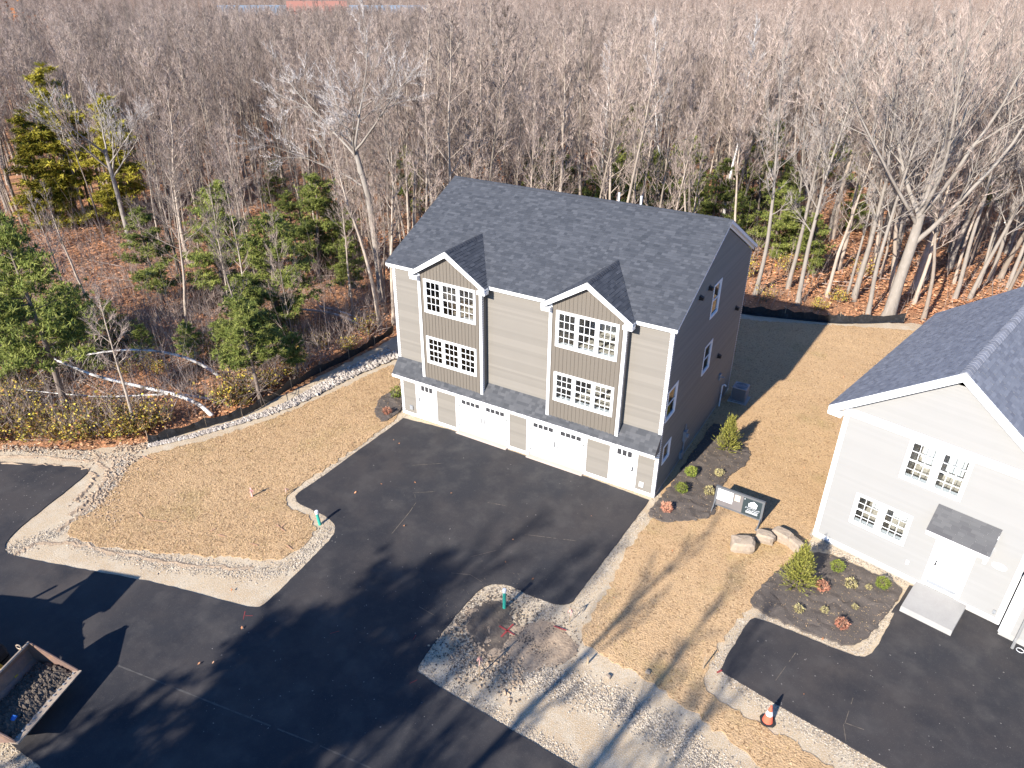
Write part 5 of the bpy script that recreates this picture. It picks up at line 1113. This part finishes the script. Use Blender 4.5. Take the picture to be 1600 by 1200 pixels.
# trees across the road behind the camera: they cast the long shadows over asphalt and lawn
for i, (x, y, h, k, lb) in enumerate(((-10.8,-37,14.5,0,'a'),(-10.5,-41,19,2,'b'),(-7.5,-36,14,1,'c'),(-9.5,-38,17,2,'d'),(-6.5,-33,9.5,3,'h'),(-3.2,-34.5,9,3,'j'),(-5.5,-44,16,3,'e'),(-9,-33.5,9.5,2,'f'),(-4.2,-37,11,3,'g'))):
    t = put('pine_tree', (x, y), PIN[k], None, 'tall pine across the road whose shadow darkens the asphalt', 'tree', 'pines across the road', h/10, i*1.1)
for i, (x, y, h, k) in enumerate(((-4.4,-40,22,0),(-.6,-41,18,1),(.6,-42,18.5,2),(-3,-37,15,1),(-12,-44,24,2),(-9.5,-40,19,1),(-6.2,-39,17,0),(-7,-45,25,0),(3.5,-44,17,1))):
    t = put('bare_tree', (x, y), PALE[k], None, 'tall bare tree across the road whose trunk shadow crosses the lawn', 'tree', 'bare trees across the road', h/15, i*1.9)
T, Cn = bare_tree(777, 20, .33, .55, .2, 16, .9, sub=6, tw=4, twr=.012); TALL = (T.mesh('trunk', [M['bark']], True), Cn.mesh('crown', [M['twig']]))
for i, (x, y, h) in enumerate(((-2.6,-33,19),(.6,-33,17.5),(1.9,-34.5,18.5),(-.9,-36,17))):
    put('bare_tree', (x, y), TALL, None, 'tall straight bare tree across the road whose thick trunk shadow crosses the lawn', 'tree', 'straight trunks across the road', h/20, i*1.3)
# the woods: single trees near, one mass far away
NEAR, FAR = [], []; r = random.Random(12)
def lotdist(x, y):
    if pip(x, y, LOT): return -1
    d = 1e9
    for i in range(len(LOT)):
        ax, ay = LOT[i]; bx_, by_ = LOT[(i+1) % len(LOT)]; t = max(0, min(1, ((x-ax)*(bx_-ax)+(y-ay)*(by_-ay))/((bx_-ax)**2+(by_-ay)**2))); d = min(d, math.hypot(x-ax-t*(bx_-ax), y-ay-t*(by_-ay)))
    return d
cand = []
def fill(d0, d1, step):
    n = int(d1/step)+1
    for i in range(-n, n):
        for j in range(-n, n):
            x = CAM[0]+(i+r.uniform(-.45, .45))*step; y = CAM[1]+(j+r.uniform(-.45, .45))*step; d = math.hypot(x-CAM[0], y-CAM[1])
            if not d0 <= d < d1: continue
            a, b = proj((x, y, 0)), proj((x, y, 14))
            if not a or not b: continue
            if not (-160 < a[0] < 1760 or -160 < b[0] < 1760): continue
            if lotdist(x, y) < 1.2: continue
            if 30 < a[0] < 380 and 560 < a[1] < 720 and r.random() < .8: continue
            if min((x-fx)**2+(y-fy)**2 for fx, fy in FEAT) < 1.0: continue
            if any(abs(a[0]-vx) < vw and vd-(24 if vw > 30 else 14) < d < vd+.5 for vx, vd, vw in VIS) and r.random() < .88: continue
            cand.append((d, x, y, a))
fill(20, 75, 1.95); fill(75, 150, 2.6); fill(150, 300, 4.2); fill(300, 470, 4.3); fill(470, 900, 8)
cand.sort()
for d, x, y, a in cand:
    if d < 75:
        keep = 1.0
        if a[0] < 560 and a[1] > 300: keep = .75 if a[1] < 430 else .3
        if a[0] > 1150 and a[1] > 380: keep = .5
        if r.random() > keep: continue
    cap_ = max(13.0 if d > 330 else 9.0, 20.4-d*math.tan(rad(1.55))); h = (r.uniform(9.5, 16.5) if a[0] < 640 else r.uniform(11, 19.5)) if d < 75 else r.uniform(.72, 1.0)*min(16.5, cap_)
    if d < 75 and a[0] < 640: h *= .85
    if 200 < d < 330 and 330 < a[0] < 760: h = min(h, 20.4-d*math.tan(rad(2.05)))
    if h < 4: continue
    (NEAR if len(NEAR) < 300-len(PALE) else FAR).append((x, y, h, a))
def near_label(a):
    if a[0] < 620: return 'slender bare gray tree in the woods left of the taupe house', 'bare trees left of the taupe house'
    if a[0] < 1180: return 'slender bare gray tree in the dense woods behind the taupe house', 'bare trees behind the taupe house'
    return 'slender bare gray tree on the leafy slope behind the rear lawn', 'bare trees behind the rear lawn'
for i, (x, y, h, a) in enumerate(NEAR):
    lb, gr = near_label(a); k = r.randrange(len(PROTO)); pale = a[0] > 1180 and r.random() < .4
    if pale: lb, gr = 'pale-trunked bare tree on the leafy slope behind the rear lawn', 'pale trunks behind the rear lawn'
    t = put('bare_tree', (x, y), PALE[k % 3] if pale else PROTO[k], None, lb, 'tree', gr, h/15, r.random()*6.28, lean=(r.gauss(0, .035), r.gauss(0, .035)))
    w = r.uniform(.7, 1.35)*(1.2 if a[0] > 1180 else 1); t.scale = (h/15*w, h/15*w, h/15)
def instancer(name, pts, protos, label, cat):
    """one mass of far trees: points with a variant number, turned and scaled copies of the near trees"""
    me = bpy.data.meshes.new(name); me.from_pydata([(x, y, -.1) for x, y, h, a in pts], [], [])
    for nm, tp, vals in (('variant', 'INT', [r.randrange(len(protos)) for _ in pts]), ('turn', 'FLOAT', [r.random()*6.28 for _ in pts]), ('size', 'FLOAT', [h/15 for _, _, h, _ in pts])):
        at_ = me.attributes.new(nm, tp, 'POINT'); at_.data.foreach_set('value', vals)
    o = link(name, me, None, 'stuff'); tag(o, label, cat)
    ng = bpy.data.node_groups.new(name, 'GeometryNodeTree'); ng.interface.new_socket('Geometry', in_out='INPUT', socket_type='NodeSocketGeometry'); ng.interface.new_socket('Geometry', in_out='OUTPUT', socket_type='NodeSocketGeometry')
    N, L = ng.nodes, ng.links; gi = N.new('NodeGroupInput'); go = N.new('NodeGroupOutput'); outj = N.new('GeometryNodeJoinGeometry')
    def attr(nm, tp): n = N.new('GeometryNodeInputNamedAttribute'); n.data_type = tp; n.inputs[0].default_value = nm; return n.outputs[0]
    va, tu, sz = attr('variant', 'INT'), attr('turn', 'FLOAT'), attr('size', 'FLOAT')
    cx = N.new('ShaderNodeCombineXYZ'); L.new(tu, cx.inputs[2]); cs_ = N.new('ShaderNodeCombineXYZ')
    for i in range(3): L.new(sz, cs_.inputs[i])
    for part in range(2):
        j = N.new('GeometryNodeJoinGeometry')
        for pr in reversed(protos):
            oi = N.new('GeometryNodeObjectInfo'); oi.inputs['Object'].default_value = pr[part]; oi.inputs['As Instance'].default_value = True; oi.transform_space = 'ORIGINAL'; L.new(oi.outputs['Geometry'], j.inputs[0])
        ip = N.new('GeometryNodeInstanceOnPoints'); ip.inputs['Pick Instance'].default_value = True
        L.new(gi.outputs[0], ip.inputs['Points']); L.new(j.outputs[0], ip.inputs['Instance']); L.new(va, ip.inputs['Instance Index']); L.new(cx.outputs[0], ip.inputs['Rotation']); L.new(cs_.outputs[0], ip.inputs['Scale']); L.new(ip.outputs[0], outj.inputs[0])
    L.new(outj.outputs[0], go.inputs[0]); md = o.modifiers.new('trees', 'NODES'); md.node_group = ng
pr = {}
for o in list(COL.objects):
    if o.type == 'MESH' and o.parent and o.parent.name.startswith('bare_tree'): pr.setdefault(o.data.name, o)
instancer('distant_woods', FAR, [(pr[a.name], pr[b.name]) for a, b in PROTO], 'dense bare woods filling the distance up to the top of the picture', 'woods')

# ------------------------------------------------------------------ fallen birches, brush and leaves
def arch(pts, r0, r1, label, seed, tw=40):
    q = [at(*p) for p in pts]; P0 = q[0].copy(); P0.z = 0; r = random.Random(seed); t = thing('fallen_birch', P0, 0, label, 'birch', 'bent and fallen birches'); q = [p-P0 for p in q]; d = []
    for i in range(len(q)-1):
        for k in range(4): d.append(q[i].lerp(q[i+1], k/4))
    d.append(q[-1]); 
    for _ in range(2): d = [d[0]]+[(d[i-1]+d[i]*2+d[i+1])/4 for i in range(1, len(d)-1)]+[d[-1]]
    mb = MB(); n = len(d)-1; mb.tube(d, [r0+(r1-r0)*i/n for i in range(n+1)], 8); mb.obj('trunk', M['birch'], t, smooth=True)
    mb = MB()
    for _ in range(tw):
        i = r.randrange(n//4, n); p = d[i]; e = rdir(r, (d[i+1]-d[i]).normalized(), r.uniform(.5, 1.3)); e.z -= .3; l = r.uniform(.5, 1.6); m = p+e*l*.5; mb.tube([p, m, m+(e+Vector((0, 0, -.3)))*l*.5], [.018, .012, .004], 3, cap=False); twigs(mb, r, m, e, l*.4, 3, .008)
    mb.obj('branches', M['paletwig'], t)
arch([(332,650),(310,630,.3),(270,615,.9),(210,602,1.3),(150,588,1.9),(110,572,2.3),(75,557,2.6)], .12, .045, 'white birch trunk lying across the brush, nearest the silt fence', 1)
arch([(345,590),(320,572,.8),(290,558,1.5),(245,548,2.0),(195,546,2.2),(140,553,2.0),(95,563,1.4)], .10, .03, 'white birch bent into a high arch above the brush', 2, 60)
arch([(335,625),(280,615,.4),(220,618,.6),(160,620,.8),(100,616,.9),(20,607,1.0)], .07, .02, 'thin white birch lying flat below the other two', 3, 40)
arch([(580,520),(545,498,.3),(510,487,.6),(470,483,.8),(440,480,.8)], .10, .05, 'pale fallen trunk behind the silt fence left of the taupe house', 4, 30)
arch([(575,508),(548,492,.4),(520,483,.6),(498,478,.8)], .07, .04, 'shorter pale fallen trunk beside the longer one left of the taupe house', 5, 14)
def bush(seed, mat_, n, Rb, Hb, leaf):
    r = random.Random(seed); st, lf = MB(), MB()
    for k in range(16):
        a = r.random()*6.28; e = r.uniform(.7, 1.5); d = Vector((math.cos(a)*math.cos(e), math.sin(a)*math.cos(e), math.sin(e))); L = Hb*r.uniform(.7, 1.25); b = Vector((math.cos(a)*.15*Rb, math.sin(a)*.15*Rb, 0)); m = b+d*L*.5; t = m+(d+Vector((r.gauss(0, .25), r.gauss(0, .25), -.15)))*L*.5
        st.tube([b, m, t], [.016, .011, .005], 3, cap=False); twigs(st, r, m, d, L*.4, 4, .007); twigs(st, r, t, d, L*.3, 3, .006)
        cc = r.random()
        for j in range(n//16):
            s = r.uniform(.25, 1.05); p = (b.lerp(m, s*2) if s < .5 else m.lerp(t, s*2-1))+Vector((r.gauss(0, .16), r.gauss(0, .16), r.gauss(0, .13)))*Rb; v = Vector((r.gauss(0, 1), r.gauss(0, 1), r.gauss(.3, .7))).normalized(); w = v.cross(Vector((r.random(), r.random(), r.random()))).normalized(); l = leaf*r.uniform(.7, 1.4)
            lf.face([p, p+v*l*.5+w*l*.4, p+v*l, p+v*l*.5-w*l*.4], 0, min(.999, max(0, cc+r.gauss(0, .22))))
    return st.mesh('stems', [M['twig']]), lf.mesh('foliage', [mat_])
BUSH = [bush(1, M['yleaf'], 640, .9, 1.2, .11), bush(2, M['yleaf'], 420, 1.0, 1.5, .11), bush(3, M['yleaf'], 800, 1.1, 1.0, .10)]
OAK = [bush(4, M['oakleaf'], 700, 1.3, 2.6, .14), bush(5, M['oakleaf'], 400, 1.2, 2.0, .14)]
r = random.Random(31); k = 0; tries = 0
while k < 90 and tries < 4000:
    tries += 1; px, py = r.uniform(-30, 610), (r.uniform(600, 705) if k % 5 else r.uniform(500, 640)); p = at(px, py); ld = lotdist(p.x, p.y)
    if ld < .9 or ld > 9: continue
    if 60 < px < 350 and 590 < py < 652: continue
    k += 1; put('shrub', p, BUSH[k % 3], None, 'low autumn shrub with sparse yellow and brown leaves along the wood edge', 'shrub', 'autumn shrubs along the left wood edge', r.uniform(.6, 1.15), r.random()*6, names=('stems', 'foliage'))
for px, py, s in ((770,300,2.2),(745,285,1.8),(800,290,1.7),(760,250,1.9),(500,345,1.3),(520,360,1.2),(735,330,1.2),(14,110,5.6),(30,118,4.6)):
    p = at(px, py); put('oak_sapling', p, OAK[k % 2], None, 'young oak still holding russet leaves, standing in the woods', 'sapling', 'russet leaved saplings', s, px, names=('stems', 'foliage')); k += 1
for px, py, s in ((700,360,1.0),(1195,470,.8),(1280,480,.7),(1310,470,.8),(1345,430,1.0),(1225,420,1.2),(1165,430,1.2)):
    p = at(px, py); put('shrub', p, BUSH[k % 3], None, 'thin yellowish shrub on the slope behind the rear silt fence', 'shrub', 'shrubs on the rear slope', s, px, names=('stems', 'foliage')); k += 1
def leaves():
    r = random.Random(17); mb = MB(); n = 0; tries = 0
    while n < 60000 and tries < 400000:
        tries += 1; d = 18+72*r.random()**.8; a = YAW+r.uniform(-.66, .66); x = CAM[0]+math.sin(a)*d; y = CAM[1]+math.cos(a)*d
        l_ = lotdist(x, y) if d < 60 or n % 3 == 0 else 1
        if l_ < 0 and r.random() > .004: continue
        if -14 < x < 0 and 0 < y < 11.4: continue
        n += 1; s = r.uniform(.06, .13)*(1 if d < 55 else 1.6); t = r.random()*6.28; z = (-.02 if l_ > 0 else .06)+r.random()*.05; c = r.random(); k1, k2 = r.uniform(-.04, .05), r.uniform(-.04, .05)
        if l_ < 0: s *= .6
        ca, sa = math.cos(t)*s, math.sin(t)*s
        mb.face([(x+ca, y+sa, z+k1), (x-sa*.6, y+ca*.6, z), (x-ca, y-sa, z+k2), (x+sa*.6, y-ca*.6, z)], 0, c)
    mb.obj('fallen_leaves', M['litter'], kind='stuff')
leaves()
def brush():
    r = random.Random(23); mb = MB(); n = 0; tries = 0
    while n < 4200 and tries < 60000:
        tries += 1; d = 22+60*r.random(); a = YAW+r.uniform(-.66, .66); x = CAM[0]+math.sin(a)*d; y = CAM[1]+math.cos(a)*d
        if lotdist(x, y) < .7 or (x > -4 and y > 22 and r.random() < .6): continue
        n += 1; p = Vector((x, y, -.1)); q = rdir(r, UPV, abs(r.gauss(0, .5))); L = r.uniform(.8, 3.0) if r.random() < .85 else r.uniform(3, 5.5); m = p+q*L*.55; mb.tube([p, m, m+(q+UPV*.3)*L*.45], [.011, .008, .004], 3, c=r.random(), cap=False); twigs(mb, r, m, q, L*.35, 4, .006)
    for _ in range(200):                                     # dead sticks on the ground
        d = 25+45*r.random(); a = YAW+r.uniform(-.66, .66); x = CAM[0]+math.sin(a)*d; y = CAM[1]+math.cos(a)*d
        if lotdist(x, y) < .7: continue
        t = r.random()*6.28; L = r.uniform(1, 4); p = Vector((x, y, .05)); mb.tube([p, p+Vector((math.cos(t)*L, math.sin(t)*L, r.uniform(0, .5)))], [.04, .015], 4, c=r.random())
    mb.obj('undergrowth', M['twig'], kind='stuff')
brush()
def thicket():
    r = random.Random(29); mb = MB(); n = 0
    while n < 3600:
        px, py = r.uniform(-40, 600), 330+370*r.random()**.7; p = at(px, py)
        if lotdist(p.x, p.y) < .8: continue
        if 40 < px < 370 and 545 < py < 680 and r.random() < .8: continue
        n += 1; q = rdir(r, UPV, abs(r.gauss(0, .7))); L = r.uniform(.8, 2.6); m = p+q*L*.5+Vector((0, 0, -.05)); mb.tube([p, m, m+(q+Vector((r.gauss(0, .4), r.gauss(0, .4), -.1)))*L*.5], [.013, .009, .004], 3, c=r.random(), cap=False); twigs(mb, r, m, q, L*.5, 5, .006)
    mb.obj('thicket', M['twig'], kind='stuff')
thicket()
# ------------------------------------------------------------------ buildings beyond the woods
def far_building(x, y, rz, w, dpt, h, wall, roof, label, nwin):
    t = thing('far_building', (x, y, 0), rz, label, 'building', 'buildings beyond the woods')
    m_ = MB(); m_.box(-w/2, w/2, 0, dpt, 0, h); m_.obj('wall', wall, t)
    m_ = MB(); m_.hexa([(-w/2-.6,-.6,h),(w/2+.6,-.6,h),(w/2+.6,dpt+.6,h),(-w/2-.6,dpt+.6,h),(-w/2-.6,dpt/2-.1,h+3),(w/2+.6,dpt/2-.1,h+3),(w/2+.6,dpt/2+.1,h+3),(-w/2-.6,dpt/2+.1,h+3)]); m_.obj('roof', roof, t)
    for i in range(nwin):
        for z in (h-2.3, h-5.2):
            m_ = MB(); x0 = -w/2+(i+.5)*w/nwin; m_.box(x0-.6, x0+.6, -.05, .05, z-.8, z+.8); m_.obj('window', M['white'], t)
            m_ = MB(); m_.box(x0-.5, x0+.5, -.07, -.055, z-.7, z+.7); m_.obj('pane', M['darkmetal'], bpy.data.objects[t.children[-1].name])
for px, d, w, h, wl_, rf, lb in ((405,300,26,6.6,'btan','bblue','long building with pale blue roof beyond the woods, left of the red one'),(497,300,20,7.9,'bred','bred','red building beyond the woods'),(610,320,30,5.8,'btan','bblue','tan building with bluish roof beyond the woods, right of the red one'),(1024,205,9,7.6,'btan','conc','small pale building with gray roof half hidden in the woods above the roof ridge')):
    q = at(px, 25); dd = Vector((q.x-CAM[0], q.y-CAM[1], 0)).normalized(); far_building(CAM[0]+dd.x*d, CAM[1]+dd.y*d, math.atan2(dd.y, dd.x)-math.pi/2, w, 12, h, M[wl_], M[rf], lb, int(w/3))
